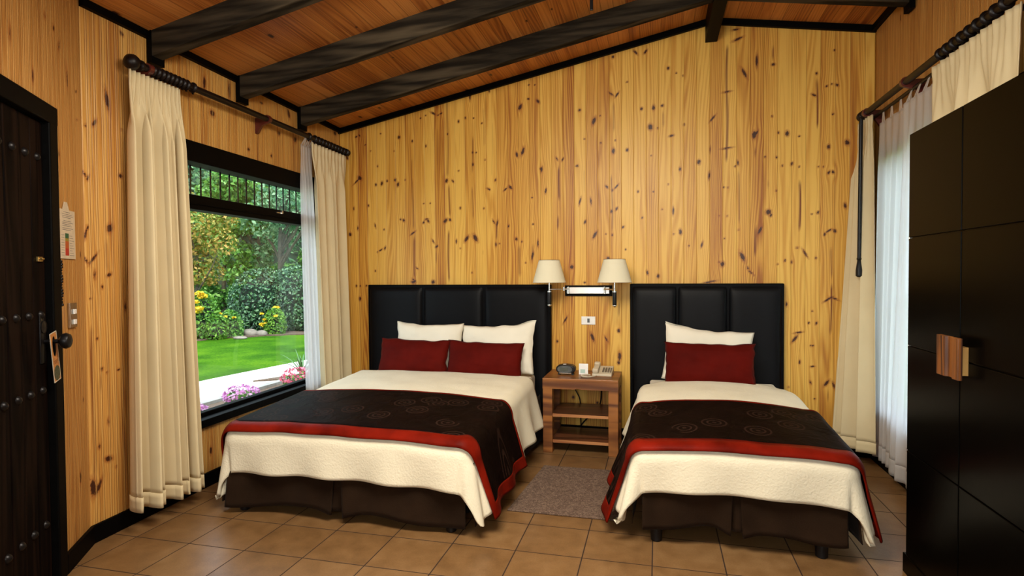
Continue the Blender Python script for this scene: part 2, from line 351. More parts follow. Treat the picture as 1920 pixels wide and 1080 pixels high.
MT['rug'] = rug_mat(); MT['runner'] = runner_mat()
# ------------------------------------------------------------------ room shell
BL, BR, K = Vector((-2.985, 5.068)), Vector((1.575, 4.872)), Vector((-2.884, 2.38))
RN = Vector((1.519, -1.8)); DW = K + Vector((math.sin(R(32)), -math.cos(R(32)))) * 1.62
RL, RR = Vector((DW.x, -1.8)), RN
RX = .42
def zc(x): return 2.815 + (x + 2.985) * .1806 if x < RX else 3.430 - (x - RX) * .178
class Fr:
    """wall frame: u along the wall from A, n pointing into the room"""
    def __init__(s, A, B): s.A = A; d = B - A; s.L = d.length; s.t = d.normalized(); s.n = Vector((s.t.y, -s.t.x))
    def p(s, u, z, off=0): q = s.A + s.t * u + s.n * off; return Vector((q.x, q.y, z))
    def M(s, u=0, z=0, off=0):   # local x along wall, y out into room, z up
        o = s.p(u, z, off); return Matrix(((s.t.x, s.n.x, 0, o.x), (s.t.y, s.n.y, 0, o.y), (0, 0, 1, o.z), (0, 0, 0, 1)))
FB, FL, FR, FD = Fr(BL, BR), Fr(K, BL), Fr(BR, RN), Fr(DW, K)
F2, F3 = Fr(RL, DW), Fr(RN, RL)
KNOTS_BACK=[(2.816,3.233,0.011,0.032,-40),(2.897,3.229,0.011,0.025,40),(2.63,3.216,0.013,0.016,0),(3.078,3.075,0.013,0.016,0),(3.141,3.031,0.009,0.009,0),(3.194,3.003,0.009,0.009,0),(1.902,3.056,0.009,0.009,0),(1.955,3.051,0.009,0.009,0),(1.82,2.869,0.018,0.03,25),(1.891,2.936,0.009,0.01,60),(1.981,2.906,0.014,0.026,-40),(2.347,2.798,0.014,0.014,0),(2.469,2.697,0.018,0.04,20),(2.523,2.736,0.009,0.009,0),(2.615,2.91,0.009,0.035,-50),(2.664,2.9,0.009,0.032,35),(2.747,2.997,0.009,0.011,80),(2.864,2.765,0.013,0.016,10),(2.961,2.765,0.014,0.025,0),(3.031,2.776,0.013,0.014,60),(2.935,2.609,0.022,0.028,-15),(3.103,2.525,0.011,0.025,80),(2.994,2.595,0.009,0.01,0),(2.632,2.433,0.016,0.028,0),(2.746,2.434,0.014,0.017,0),(2.526,2.507,0.01,0.011,0),(2.388,2.551,0.009,0.009,0),(2.649,2.52,0.009,0.01,0),(1.841,2.476,0.01,0.032,20),(1.787,2.452,0.01,0.026,-15),(2.199,2.389,0.009,0.022,30),(2.147,2.398,0.009,0.024,-30),(2.943,2.374,0.009,0.009,0),(3.316,2.299,0.017,0.022,0),(3.173,2.246,0.01,0.013,0),(3.528,2.841,0.009,0.041,85),(3.529,2.395,0.009,0.051,85),(3.656,2.977,0.013,0.054,-25),(3.609,3.247,0.012,0.044,70),(3.593,3.323,0.009,0.032,85),(3.748,3.058,0.01,0.063,0),(3.867,3.02,0.017,0.013,0),(3.86,2.62,0.01,0.011,0),(4.172,2.919,0.01,0.013,0),(4.154,2.757,0.01,0.025,-60),(4.312,2.818,0.011,0.016,-40),(4.276,2.828,0.009,0.009,0),(4.241,2.816,0.009,0.013,60),(4.292,3.082,0.009,0.01,0),(4.285,2.602,0.01,0.01,0),(3.73,2.484,0.018,0.036,0),(3.75,2.502,0.009,0.025,30),(3.968,2.479,0.017,0.024,0),(3.906,2.49,0.009,0.013,0),(4.053,2.452,0.011,0.009,0),(4.257,2.357,0.014,0.021,0),(4.382,2.38,0.019,0.025,-20),(3.81,2.308,0.01,0.011,0),(3.893,2.3,0.009,0.013,0),(3.934,2.232,0.009,0.011,0),(4.002,2.244,0.011,0.017,15),(4.054,2.217,0.009,0.01,0),(4.259,2.16,0.009,0.019,20),(4.287,2.163,0.01,0.017,-20),(3.611,2.276,0.009,0.025,-10),(3.421,2.641,0.009,0.041,40),(3.202,2.608,0.009,0.013,0),(4.186,2.209,0.009,0.009,0),(4.222,2.207,0.009,0.009,0),(2.002,2.319,0.01,0.016,0),(2.327,2.327,0.01,0.013,0),(0.187,2.731,0.011,0.015,60),(0.22,2.741,0.009,0.019,-35),(0.448,2.741,0.009,0.009,0),(0.64,2.693,0.016,0.018,20),(0.775,2.647,0.011,0.016,0),(0.914,2.593,0.009,0.016,0),(0.863,2.852,0.009,0.011,25),(0.915,2.873,0.009,0.009,0),(0.992,2.885,0.011,0.036,-60),(1.067,2.878,0.009,0.018,60),(1.037,2.865,0.009,0.009,0),(1.239,2.792,0.011,0.017,0),(1.306,2.818,0.009,0.015,0),(1.384,2.81,0.009,0.009,0),(1.463,2.758,0.009,0.011,50),(1.536,3.038,0.009,0.019,0),(1.355,3.011,0.009,0.028,10),(1.9,3.055,0.009,0.009,0),(1.901,2.934,0.009,0.011,30),(1.823,2.875,0.015,0.027,30),(0.339,2.584,0.009,0.009,0),(0.587,2.568,0.009,0.009,0),(0.412,2.437,0.009,0.013,0),(1.373,2.503,0.01,0.013,0),(1.408,2.5,0.009,0.009,0),(1.375,2.395,0.01,0.019,0),(1.491,2.431,0.009,0.009,0),(1.236,2.346,0.011,0.009,-20),(1.788,2.458,0.013,0.028,-15),(1.843,2.481,0.015,0.043,20),(1.586,2.244,0.009,0.015,20),(1.351,3.002,0.009,0.038,0),(0.086,2.535,0.013,0.021,-20),(0.283,2.646,0.009,0.013,60),(1.131,2.687,0.009,0.013,0),(0.221,2.335,0.021,0.03,-50),(0.187,2.307,0.009,0.058,50),(0.391,2.262,0.012,0.017,0),(0.454,2.271,0.014,0.023,10),(0.511,2.292,0.012,0.014,0),(0.595,2.297,0.014,0.018,0),(0.624,2.253,0.015,0.025,10),(0.699,2.292,0.01,0.01,0),(1.117,2.262,0.016,0.023,20),(1.179,2.255,0.01,0.021,-40),(0.309,2.067,0.01,0.015,0),(0.886,2.064,0.009,0.009,0),(0.952,2.064,0.009,0.01,0),(1.249,2.008,0.011,0.015,0),(1.476,1.996,0.009,0.012,0),(1.518,2.168,0.009,0.023,-60),(1.532,2.163,0.009,0.012,0),(1.727,2.172,0.014,0.027,-40),(1.679,2.156,0.009,0.027,50),(0.647,1.925,0.011,0.012,0),(0.68,1.914,0.014,0.018,-20),(0.883,1.887,0.011,0.017,30),(0.93,1.9,0.012,0.021,-30),(0.912,1.919,0.009,0.023,80),(1.102,1.897,0.018,0.029,40),(1.148,1.905,0.013,0.018,-20),(0.106,1.798,0.018,0.021,0),(0.192,1.854,0.009,0.025,0),(0.379,1.873,0.009,0.029,-15),(0.472,1.834,0.01,0.012,0),(0.773,1.793,0.01,0.037,55),(1.308,1.727,0.017,0.039,35),(1.393,1.732,0.021,0.043,-30),(1.013,1.663,0.012,0.021,50),(0.978,1.711,0.009,0.029,-30),(1.707,1.83,0.01,0.017,10),(1.603,1.859,0.009,0.033,15),(1.569,1.874,0.009,0.029,-30),(1.589,1.67,0.01,0.025,0),(1.622,1.677,0.01,0.009,0),(1.779,1.714,0.013,0.019,-20),(1.829,1.69,0.009,0.012,0),(0.481,1.659,0.01,0.023,15),(0.434,1.64,0.009,0.027,60),(0.399,1.621,0.009,0.009,0),(1.246,1.642,0.009,0.009,0),(1.864,1.503,0.009,0.009,0),(1.923,1.554,0.009,0.049,5),(1.359,1.418,0.009,0.011,0),(0.374,1.443,0.009,0.014,0),(0.773,1.336,0.029,0.014,0),(0.974,1.335,0.021,0.021,0),(0.779,1.357,0.009,0.029,-60),(0.167,1.299,0.011,0.015,0),(0.21,1.299,0.009,0.012,0),(0.277,1.301,0.011,0.014,0),(0.149,2.045,0.009,0.021,0),(1.926,2.071,0.009,0.009,0),(1.929,1.84,0.009,0.01,0),(1.209,1.706,0.009,0.025,0),(0.812,1.464,0.009,0.021,-50),(1.589,2.243,0.009,0.012,30),(2.012,2.312,0.01,0.031,10),(1.923,2.072,0.009,0.009,0),(2.048,2.126,0.01,0.029,10),(1.934,1.841,0.009,0.011,0),(1.863,1.503,0.009,0.01,0),(2.577,2.135,0.011,0.023,-40),(2.622,2.105,0.009,0.014,0),(2.658,2.134,0.009,0.031,40),(2.614,1.926,0.012,0.018,0),(2.658,1.947,0.011,0.021,25),(2.621,1.729,0.009,0.015,0),(2.568,1.738,0.009,0.009,0),(2.835,2.083,0.01,0.013,0),(2.959,2.077,0.009,0.01,0),(3.078,2.131,0.009,0.009,0),(3.17,2.25,0.011,0.018,0),(2.39,1.844,0.011,0.02,20),(2.712,1.792,0.011,0.015,40),(2.869,1.865,0.009,0.012,10),(3.029,1.929,0.009,0.009,0),(2.732,1.604,0.009,0.011,0),(3.174,1.74,0.014,0.026,-8),(3.121,1.723,0.009,0.009,0),(3.24,1.625,0.009,0.011,0),(2.586,1.531,0.016,0.018,-30),(1.93,1.575,0.009,0.033,5),(2.91,1.408,0.011,0.024,-15),(2.997,1.379,0.014,0.02,0),(2.275,1.462,0.02,0.022,0),(2.385,1.328,0.014,0.01,0),(3.117,1.912,0.009,0.041,0),(2.348,2.024,0.009,0.041,15),(2.441,2.02,0.009,0.041,-5),(2.475,1.733,0.014,0.041,30),(1.975,1.67,0.009,0.041,0),(3.341,1.632,0.009,0.031,15),(2.323,2.326,0.016,0.009,0),(3.397,2.184,0.009,0.037,6),(3.506,2.086,0.009,0.009,0),(3.537,2.082,0.009,0.009,0),(3.47,1.859,0.009,0.009,0),(3.532,1.856,0.009,0.009,0),(3.854,1.85,0.011,0.016,0),(3.892,2.041,0.009,0.01,0),(3.618,1.743,0.009,0.009,0),(3.512,1.678,0.009,0.009,0),(3.647,1.529,0.018,0.049,-25),(3.688,1.439,0.009,0.02,-20),(3.709,1.405,0.009,0.029,-50),(3.733,1.381,0.009,0.009,0),(3.497,1.472,0.018,0.026,10),(3.47,1.491,0.01,0.009,0),(3.774,1.734,0.012,0.045,25),(3.956,1.495,0.009,0.015,10),(4.004,1.483,0.009,0.016,0),(3.904,1.467,0.009,0.009,0),(4.174,1.512,0.009,0.012,0),(4.098,1.549,0.01,0.045,-30),(4.186,1.86,0.011,0.015,20),(4.143,1.85,0.009,0.009,0),(4.256,2.16,0.009,0.015,20),(4.287,2.166,0.011,0.016,-30),(4.372,1.904,0.012,0.026,-10),(4.234,1.692,0.01,0.016,20),(4.303,1.716,0.013,0.018,-25),(4.264,1.72,0.009,0.028,60),(3.591,2.247,0.009,0.01,0),(3.404,1.331,0.061,0.009,-10),(4.042,1.593,0.013,0.009,0),(3.836,1.876,0.024,0.024,0),(3.968,1.154,0.009,0.021,0),(4.151,1.103,0.009,0.009,0),(4.127,1.011,0.009,0.013,0),(4.179,1.009,0.01,0.015,20),(4.255,1.191,0.009,0.038,55),(4.304,1.201,0.009,0.04,-65),(4.028,0.884,0.012,0.04,35),(4.055,0.935,0.009,0.038,80),(4.142,0.835,0.009,0.01,0),(4.158,0.835,0.009,0.009,0),(4.153,0.674,0.009,0.019,80),(4.252,0.549,0.013,0.035,35),(4.301,0.536,0.01,0.035,-15),(3.985,0.506,0.009,0.009,0),(4.171,0.423,0.009,0.009,0),(4.064,0.705,0.009,0.019,0),(4.141,0.549,0.009,0.019,-20),(2.451,0.86,0.016,0.048,-20),(2.673,0.92,0.015,0.02,0),(2.681,0.703,0.016,0.04,0),(2.144,0.815,0.012,0.016,0),(2.216,1.003,0.009,0.045,30),(2.569,0.845,0.009,0.04,-30),(2.672,0.649,0.015,0.02,0),(2.283,0.333,0.015,0.02,0),(2.491,0.298,0.012,0.016,0),(2.399,0.178,0.015,0.015,0),(0.205,1.176,0.015,0.025,0)]
STREAKS_BACK=[(3.529,3.232,2.264,0.009,0.8),(3.529,2.732,2.599,0.011,0.5),(4.176,2.899,2.483,0.006,0.9),(2.168,2.355,2.2,0.006,1),(2.633,2.865,2.565,0.01,0.5),(3.405,2.449,2.339,0.006,1),(3.397,2.238,2.139,0.006,1),(3.035,2.759,2.57,0.01,0.45),(3.866,3.191,3.029,0.006,0.8),(3.743,2.417,2.285,0.006,0.7),(3.749,3.14,2.992,0.014,0.5),(2.393,3.189,2.655,0.006,0.25),(3.515,3.399,3.233,0.006,0.3),(1.131,3.022,2.269,0.013,0.55),(1.373,2.669,2.292,0.006,0.7),(0.768,2.51,2.225,0.008,0.55),(1.028,2.777,2.365,0.009,0.3),(1.482,2.928,2.518,0.015,0.3),(1.56,2.796,2.246,0.006,0.3),(0.266,2.789,2.314,0.006,0.3),(0.776,2.324,1.803,0.007,0.8),(0.786,1.783,1.347,0.009,0.75),(1.142,2.248,1.907,0.009,0.75),(1.132,1.831,1.318,0.009,0.85),(1.01,1.653,1.481,0.007,0.6),(1.369,2.217,1.881,0.008,0.6),(1.593,1.91,1.679,0.006,0.9),(1.469,1.644,1.56,0.006,0.7),(1.71,2.273,2.191,0.006,0.8),(1.809,1.684,1.353,0.019,0.45),(1.385,1.73,1.665,0.006,0.6),(1.717,1.492,1.446,0.006,0.5),(1.477,1.429,1.355,0.006,0.6),(2.166,2.34,2.013,0.006,1),(2.152,1.929,1.76,0.006,1),(2.619,2.259,1.729,0.006,0.7),(1.93,1.69,1.508,0.006,0.8),(2.388,2.327,2.05,0.007,0.3),(2.147,1.779,1.704,0.006,0.5),(3.397,2.215,2.128,0.006,0.7),(3.62,2.237,1.772,0.007,0.6),(4.058,2.136,1.701,0.006,1),(3.744,1.794,1.512,0.006,1),(4.282,1.62,1.33,0.006,0.6),(4.114,1.774,1.724,0.006,0.6),(3.835,2.156,2.029,0.007,0.5),(3.685,1.444,1.427,0.006,0.6),(3.738,1.392,1.323,0.006,0.6),(4.28,1.333,0.901,0.006,0.9),(4.063,0.83,0.765,0.006,0.9),(4.259,0.524,0.376,0.006,0.5),(4.282,0.901,0.674,0.006,0.3),(2.673,1.19,1.01,0.008,0.6),(2.286,0.958,0.727,0.008,0.3)]
KNOTS_LEFT=[(0.154,2.358,0.016,0.066,-10),(0.075,2.217,0.012,0.028,30),(0.022,2.19,0.009,0.01,0),(0.241,2.221,0.009,0.009,0),(0.227,1.962,0.016,0.015,0),(0.031,1.921,0.009,0.021,20),(0.008,1.937,0.009,0.036,-40),(0.153,1.666,0.021,0.03,20),(0.05,1.498,0.009,0.048,40),(0.005,1.491,0.009,0.042,-40),(0.143,1.413,0.012,0.021,60),(0.056,1.414,0.009,0.03,0),(0.24,1.234,0.009,0.03,0),(0.062,1.073,0.009,0.01,0),(0.085,0.908,0.012,0.012,0),(0.117,0.885,0.009,0.009,0),(0.186,0.888,0.012,0.009,0),(0.059,0.497,0.009,0.018,0),(0.114,0.414,0.028,0.018,15),(0.159,0.356,0.009,0.009,0),(0.017,0.302,0.009,0.06,-20),(0.019,0.289,0.021,0.054,0),(0.053,0.285,0.012,0.054,25),(0.03,1.288,0.009,0.009,0),(0.119,0.618,0.009,0.027,0),(0.098,1.347,0.009,0.015,0),(0.255,2.756,0.012,0.018,-30),(0.291,1.852,0.009,0.024,0),(0.958,2.506,0.025,0.028,-40),(1.33,2.339,0.018,0.015,0),(1.607,2.347,0.014,0.02,0),(1.848,2.742,0.021,0.045,-20),(1.49,2.727,0.021,0.012,0),(1.71,2.547,0.021,0.024,0),(2.607,2.758,0.03,0.02,0),(1.935,2.546,0.028,0.028,0),(0.883,0.227,0.015,0.032,0),(0.021,1.661,0.009,0.015,0),(0.008,1.622,0.009,0.036,10),(1.132,2.71,0.015,0.08,0),(0.888,2.688,0.015,0.056,0)]
STREAKS_LEFT=[(0.028,1.175,0.318,0.006,0.8),(0.133,1.63,1.399,0.006,0.7),(0.126,1.051,0.413,0.006,0.4),(1.443,2.525,2.201,0.008,0.8),(1.469,2.733,2.55,0.006,0.6),(0.08,0.912,0.749,0.006,0.5),(0.03,1.455,1.18,0.006,0.4)]

def wall(name, fr, mat, du, dz, openings=(), knots=(), streaks=(), thick=.12, u0=0, z1=None):
    us = {round(x, 4) for x in np.arange(0, fr.L, du)} | {fr.L}
    zs = set(np.round(np.arange(0, 2.7001, dz), 4))
    for a, b_, c, d in openings:
        us = {x for x in us if abs(x - a) > du * .4 and abs(x - b_) > du * .4} | {a, b_}; zs = {x for x in zs if abs(x - c) > dz * .4 and abs(x - d) > dz * .4} | {c, d}
    k = (RX - fr.A.x) / fr.t.x if abs(fr.t.x) > .2 else -1
    if 0 < k < fr.L: us |= {k}
    us = np.array(sorted(us)); zs = np.array(sorted(zs)); nt_ = max(1, int(.75 / dz))
    Z = []; 
    for u in us:
        q = fr.A + fr.t * u; top = z1 if z1 else zc(q.x) + .02
        Z.append(np.concatenate([zs, 2.7 + (top - 2.7) * np.arange(1, nt_ + 1) / nt_]))
    Z = np.array(Z); U = np.repeat(us[:, None], Z.shape[1], 1); nu, nz = Z.shape
    V = np.stack([fr.A.x + fr.t.x * U, fr.A.y + fr.t.y * U, Z], -1).reshape(-1, 3)
    idx = np.arange(nu * nz).reshape(nu, nz)
    a, b_, c, d = idx[:-1, :-1].ravel(), idx[1:, :-1].ravel(), idx[1:, 1:].ravel(), idx[:-1, 1:].ravel()
    F = np.stack([d, c, b_, a], -1) if True else None
    F = np.stack([a, b_, c, d], -1)
    uc = (U[:-1, :-1] + U[1:, 1:]).ravel() / 2; zc_ = (Z[:-1, :-1] + Z[1:, 1:]).ravel() / 2
    keep = np.ones(len(F), bool)
    for p, q, r_, s in openings: keep &= ~((uc > p) & (uc < q) & (zc_ > r_) & (zc_ < s))
    F = F[keep]
    me = np_mesh(name, V, F, False)
    uvl = me.uv_layers.new(name='UVMap'); li = np.empty(len(me.loops), np.int32); me.loops.foreach_get('vertex_index', li)
    UVv = np.stack([U.ravel() + u0, Z.ravel()], -1).astype(np.float32); uvl.data.foreach_set('uv', UVv[li].ravel())
    if knots or streaks:
        uu, zz = U.ravel(), Z.ravel(); kn = np.zeros(len(uu)); wp = np.zeros(len(uu)); st = np.zeros(len(uu))
        for (ku, kz, ru, rv, an) in knots:
            m = (np.abs(uu - ku) < .16) & (np.abs(zz - kz) < .30); x = uu[m] - ku; y = zz[m] - kz; t = math.radians(an)
            # an > 0 leans to the right at the top
            X = x * math.cos(t) - y * math.sin(t); Y = x * math.sin(t) + y * math.cos(t)
            d = np.sqrt((X / ru) ** 2 + (Y / rv) ** 2); kn[m] = np.maximum(kn[m], 1 - d / 2)
            e = max(ru, min(rv, .02)); wp[m] -= e * .8 * np.tanh(x / e) * np.exp(-np.abs(x) / .035) * np.exp(-(y / (.05 + rv)) ** 2)
        for (su, a1, a2, wd, s_) in streaks:
            lo, hi = min(a1, a2), max(a1, a2); m = (np.abs(uu - su) < .05) & (zz > lo - .1) & (zz < hi + .1)
            y = np.clip((zz[m] - lo) / .06, 0, 1) * np.clip((hi - zz[m]) / .06, 0, 1); wig = .004 * np.sin(zz[m] * 9)
            st[m] = np.maximum(st[m], s_ * y * np.exp(-((uu[m] - su + wig) / max(wd * 1.05, .0075)) ** 2))
        for n_, arr in (('knot', np.clip(kn, 0, 1)), ('warp', wp), ('stain', st)):
            at = me.attributes.new(n_, 'FLOAT', 'POINT'); at.data.foreach_set('value', arr.astype(np.float32))
    o = link(name, me, mat); solid(o, thick, -1); tag(o, kind='structure'); return o
W1 = (FL.L - 0, )
# window openings (u along wall)
LW0, LW1, LZ0, LZ1 = .66, 2.36, .425, 2.252
uR = lambda y: (4.872 - y)
RW0, RW1, RZ0, RZ1 = uR(4.70), uR(2.75), .39, 2.245
wall('wall_back', FB, MT['back'], .0105, .0125, knots=KNOTS_BACK, streaks=STREAKS_BACK)
wall('wall_left', FL, MT['left'], .0125, .0125, [(LW0, LW1, LZ0, LZ1)], KNOTS_LEFT, STREAKS_LEFT, u0=.03)
DU1 = FD.L - .335; DU0 = DU1 - 1.06; DZ = 2.18
kd = [(FD.L + (x - 142) * .0065 * (1 + (142 - x) / 400), z, .012, rv, an) for x, z, rv, an in ((89, 2.58, .02, 0), (100, 2.56, .02, -20), (107, 2.50, .035, 15), (118, 2.38, .07, -5), (53, 2.38, .05, 0), (22, 2.29, .05, -5), (74, 2.27, .04, 0), (90, 2.03, .02, 0), (103, 1.98, .025, -10), (133, 2.34, .01, 0), (134, 2.2, .01, 0), (98, 2.04, .012, 30))]
wall('wall_door_side', FD, MT['side'], .02, .02, [(DU0, DU1, 0, DZ)], kd, u0=.05)
wall('wall_right', FR, MT['side'], .06, .06, [(RW0, RW1, RZ0, RZ1)], u0=.02)
wall('wall_left_rear', F2, MT['side'], .3, .3, u0=5)
RWIN = (.55, 2.95, .9, 2.4)
wall('wall_rear', F3, MT['side'], .3, .3, [RWIN], u0=9)
# floor
b = MB(); outl = [(-3.15, 5.25), (-3.15, 2.3), (-2.2, .9), (-2.2, -1.95), (1.72, -1.95), (1.75, 5.1)]
b.prism([(x, y, 0) for x, y in outl], (0, 0, -.12)); tag(b.build('floor', MT['tile']), kind='structure')
# ceiling slopes (boards run along y)
def slope(name, x0, x1, u0):
    y0, y1 = -2.2, 5.55
    V = [(x, y, zc(x) if x0 <= x else 0) for x in (x0, x1) for y in (y0, y1)]
    zz = lambda x: 2.815 + (x + 2.985) * .1806 if x1 <= RX else 3.430 - (x - RX) * .178
    V = [(x, y, zz(x)) for x in (x0, x1) for y in (y0, y1)]
    me = bpy.data.meshes.new(name); me.from_pydata(V, [], [(0, 1, 3, 2)])
    uvl = me.uv_layers.new(name='UVMap')
    for l in me.loops: v = V[l.vertex_index]; uvl.data[l.index].uv = (v[0] * 1.016 + u0, v[1] + u0)
    o = link(name, me, MT['ceil']); solid(o, .1, -1 if me.polygons[0].normal.z < 0 else 1); tag(o, kind='structure'); return o
slope('ceiling', -3.75, RX, 40); slope('ceiling_far_slope', RX, 2.35, 60)
# dark trims where ceiling meets walls
def strip(name, pts, wd=.03, dp=.045, n=(0, 0)):
    b = MB(); 
    for p, q in zip(pts[:-1], pts[1:]):
        p, q = Vector(p), Vector(q); nn = Vector((n[0], n[1], 0)) * wd
        b.prism([p, q, q + Vector((0, 0, -dp)), p + Vector((0, 0, -dp))], nn)
    return tag(b.build(name, MT['dtrim']), kind='structure')
strip('trim_1', [FL.p(0, zc(-2.884) + .004, .001), FL.p(FL.L, zc(-2.985) + .004, .001)], .028, .042, FL.n)
strip('trim_2', [FB.p(0, zc(-2.985), .001), FB.p((RX + 2.985) / FB.t.x, zc(RX), .001), FB.p(FB.L, zc(1.575), .001)], .03, .048, FB.n)
strip('trim_3', [FR.p(0, zc(1.575), .001), FR.p(FR.L, zc(1.53), .001)], .03, .042, FR.n)
for i, (f_, a, c) in enumerate(((FL, 0, FL.L), (FR, 0, FR.L), (FD, DU1, FD.L), (FB, 0, FB.L), (F2, 0, F2.L), (F3, 0, F3.L))):
    nm = ('left', 'right', 'door_side', 'back', 'left_rear', 'rear')[i]
    b = MB(); M = f_.M(); b.box((a, .0005, 0), (c, .02, .095), M, .004); tag(b.build('baseboard_' + nm, MT['dtrim']), kind='structure')
# ridge purlin and rafters
b = MB(); b.box((RX - .045, -1.8, 3.244), (RX + .045, 4.915, 3.425)); tag(b.build('ridge_beam', MT['dtrim']), kind='structure')
tb = Vector((FB.t.x, FB.t.y, 0))
for yl in (4.342, 3.572, 2.802, 2.032, 1.262, .492, -.278, -1.05):
    for side in (0, 1):
        if side == 0:
            if yl > K.y: q = FL.p((yl - K.y) / FL.t.y, 0); x0 = q.x + .012
            elif yl > DW.y: x0 = FD.p((yl - DW.y) / FD.t.y, 0).x + .012
            else: x0 = DW.x + .012
            ya = yl; x1 = RX - .045
        else: x0 = RX + .045; x1 = FR.p(4.872 - yl, 0).x - .012 + .0; ya = yl
        yy = lambda x: ya - (x - (-2.95)) * .043
        zz = lambda x: zc(x) + .01
        b = MB(); T = .082; D = .158
        b.prism([(x0, yy(x0), zz(x0)), (x1, yy(x1), zz(x1)), (x1, yy(x1), zz(x1) - D), (x0, yy(x0), zz(x0) - D)], (0, T, 0))
        o = b.build('ceiling_beam', MT['beam'], origin=((x0 + x1) / 2, yy(0), 3)); bevelmod(o, .006); tag(o, kind='structure')
        xe = x0 if side == 0 else x1; sgn = 1 if side == 0 else -1
        b = MB(); b.prism([(xe, yy(xe) - .006, zz(xe) - .01), (xe + sgn * .03, yy(xe) - .006, zz(xe + sgn * .03) - .01), (xe + sgn * .03, yy(xe) - .006, zz(xe) - D - .035), (xe, yy(xe) - .006, zz(xe) - D - .035)], (0, T + .012, 0))
        if (side == 0) or yl < 4.5: b.build('end_plate', MT['dtrim'], o)
# thin drop rod seen above the third rafter
t = thing('ceiling_bracket', 'thin black metal strap fixed to the ceiling boards above a rafter', 'bracket', (-.41, 3.8, zc(-.41)))
b = MB(); b.box((-.42, 3.795, 3.105), (-.40, 3.81, zc(-.41) + .02), bev=.003); b.build('strap', MT['blackp'], t)
b = MB(); b.box((-.43, 3.785, zc(-.41) - .006), (-.39, 3.82, zc(-.41) + .004)); b.build('mounting_plate', MT['blackp'], t)

# ------------------------------------------------------------------ windows
def window(name, fr, u0, u1, z0, z1, transom, uprights, label=None):
    root = bpy.data.objects.new(name, None); COL.objects.link(root); root.location = fr.p((u0 + u1) / 2, z0); OFF[root.name] = root.location.copy(); tag(root, kind='structure')
    M = fr.M(); D0, D1 = -.115, .022
    b = MB(); hd = .112 if transom else .07; sl = .06
    b.box((u0 - .03, D0, z1 - hd), (u1 + .03, D1, z1 + .02), M, .004); b.build('window_head', MT['dtrim'], root)
    b = MB(); b.box((u0 - .03, D0, z0 - .02), (u1 + .03, .03, z0 + .032), M, .004); b.box((u0, -.10, z0 + .032), (u1, -.045, z0 + sl), M, .006); b.build('window_sill', MT['dtrim'], root)
    for a in (u0 - .02, u1 - .05): b = MB(); b.box((a, D0, z0 + .032), (a + .07, D1 - .004, z1 - hd), M, .003); b.build('window_jamb', MT['dtrim'], root)
    if transom:
        b = MB(); b.box((u0 + .05, -.09, 1.835), (u1 - .05, .012, 1.93), M, .004); b.box((u0 + .05, -.02, 1.868), (u1 - .05, .024, 1.876), M, .002); b.build('transom_rail', MT['dtrim'], root)
        b = MB(); b.box((u1 - .72, .012, 1.902), (u1 - .64, .02, 1.908), M); b.box((u1 - .662, .01, 1.900), (u1 - .650, .028, 1.925), M); b.build('window_catch', MT['steel'], root)
        z_ = [(z0 + sl, 1.835), (1.93, z1 - hd)]
    else:
        b = MB(); c = (u0 + u1) / 2; b.box((c - .03, -.09, z0 + sl), (c + .03, -.03, z1 - hd), M, .003); b.build('mullion', MT['dtrim'], root); z_ = [(z0 + sl, z1 - hd)]
    for a, c in z_:
        b = MB(); b.box((u0 + .05, -.074, a), (u1 - .05, -.070, c), M); b.build('pane', MT['glass'], root)
    for u in uprights:
        b = MB(); b.tube([fr.p(u, 1.90, -.088), fr.p(u, 2.16, -.088)], .0055, 8); b.build('transom_upright', MT['dtrim'], root)  # thin dark upright rods just outside the transom pane
    return root
window('window_1', FL, LW0, LW1, LZ0, LZ1, True, [(y - 2.38) / FL.t.y for y in (3.133, 3.228, 3.322, 3.415, 3.512, 3.607, 3.70, 3.795, 3.89, 3.983, 4.078, 4.172, 4.266, 4.36, 4.455)])
window('window_2', FR, RW0, RW1, RZ0, RZ1, False, [])
window('window_3', F3, *RWIN, False, [])

# ------------------------------------------------------------------ entrance door
root = bpy.data.objects.new('door_1', None); COL.objects.link(root); root.location = FD.p((DU0 + DU1) / 2, 0); OFF[root.name] = root.location.copy(); tag(root, kind='structure')
M = FD.M(); fw = .085
b = MB(); b.box((DU1 - fw, -.115, 0), (DU1, .02, DZ), M, .006); b.box((DU0, -.115, 0), (DU0 + fw, .02, DZ), M, .006); b.box((DU0, -.115, DZ - fw), (DU1, .021, DZ), M, .006); b.build('door_frame', MT['dtrim'], root)
b = MB(); a0, a1 = DU0 + fw + .004, DU1 - fw - .004; npk = 8
for i in range(npk):
    p, q = a0 + (a1 - a0) * i / npk, a0 + (a1 - a0) * (i + 1) / npk
    b.box((p + .0015, -.05, .01), (q - .0015, -.012 + .002 * (i % 2), DZ - fw - .004), M, .004)
leaf = b.build('door_leaf', MT['door'], root)
for zs_ in (1.93, 1.235, .90, .30):
    for i in range(8):
        u = a1 - .055 - i * .108
        b = MB(); b.lathe([(.019, 0), (.018, .005), (.013, .012), (.005, .017)], FD.p(u, zs_, -.012), (*FD.n, 0), 12); b.build('door_stud', MT['iron'], leaf, smooth=True)
ku = a1 - .045
b = MB(); b.box((ku - .028, -.012, 1.02), (ku + .022, -.004, 1.24), M, .003); b.lathe([(.028, 0), (.028, .008), (.01, .012)], FD.p(ku, 1.18, -.008), (*FD.n, 0), 16)
b.build('escutcheon', MT['iron'], leaf, smooth=True)
b = MB(); b.lathe([(.010, -.005), (.010, .055), (.018, .062), (.033, .072), (.036, .085), (.030, .098), (.014, .105)], FD.p(ku + .01, 1.115, -.008), (*FD.n, 0), 20); b.build('door_knob', MT['iron'], leaf, smooth=True)
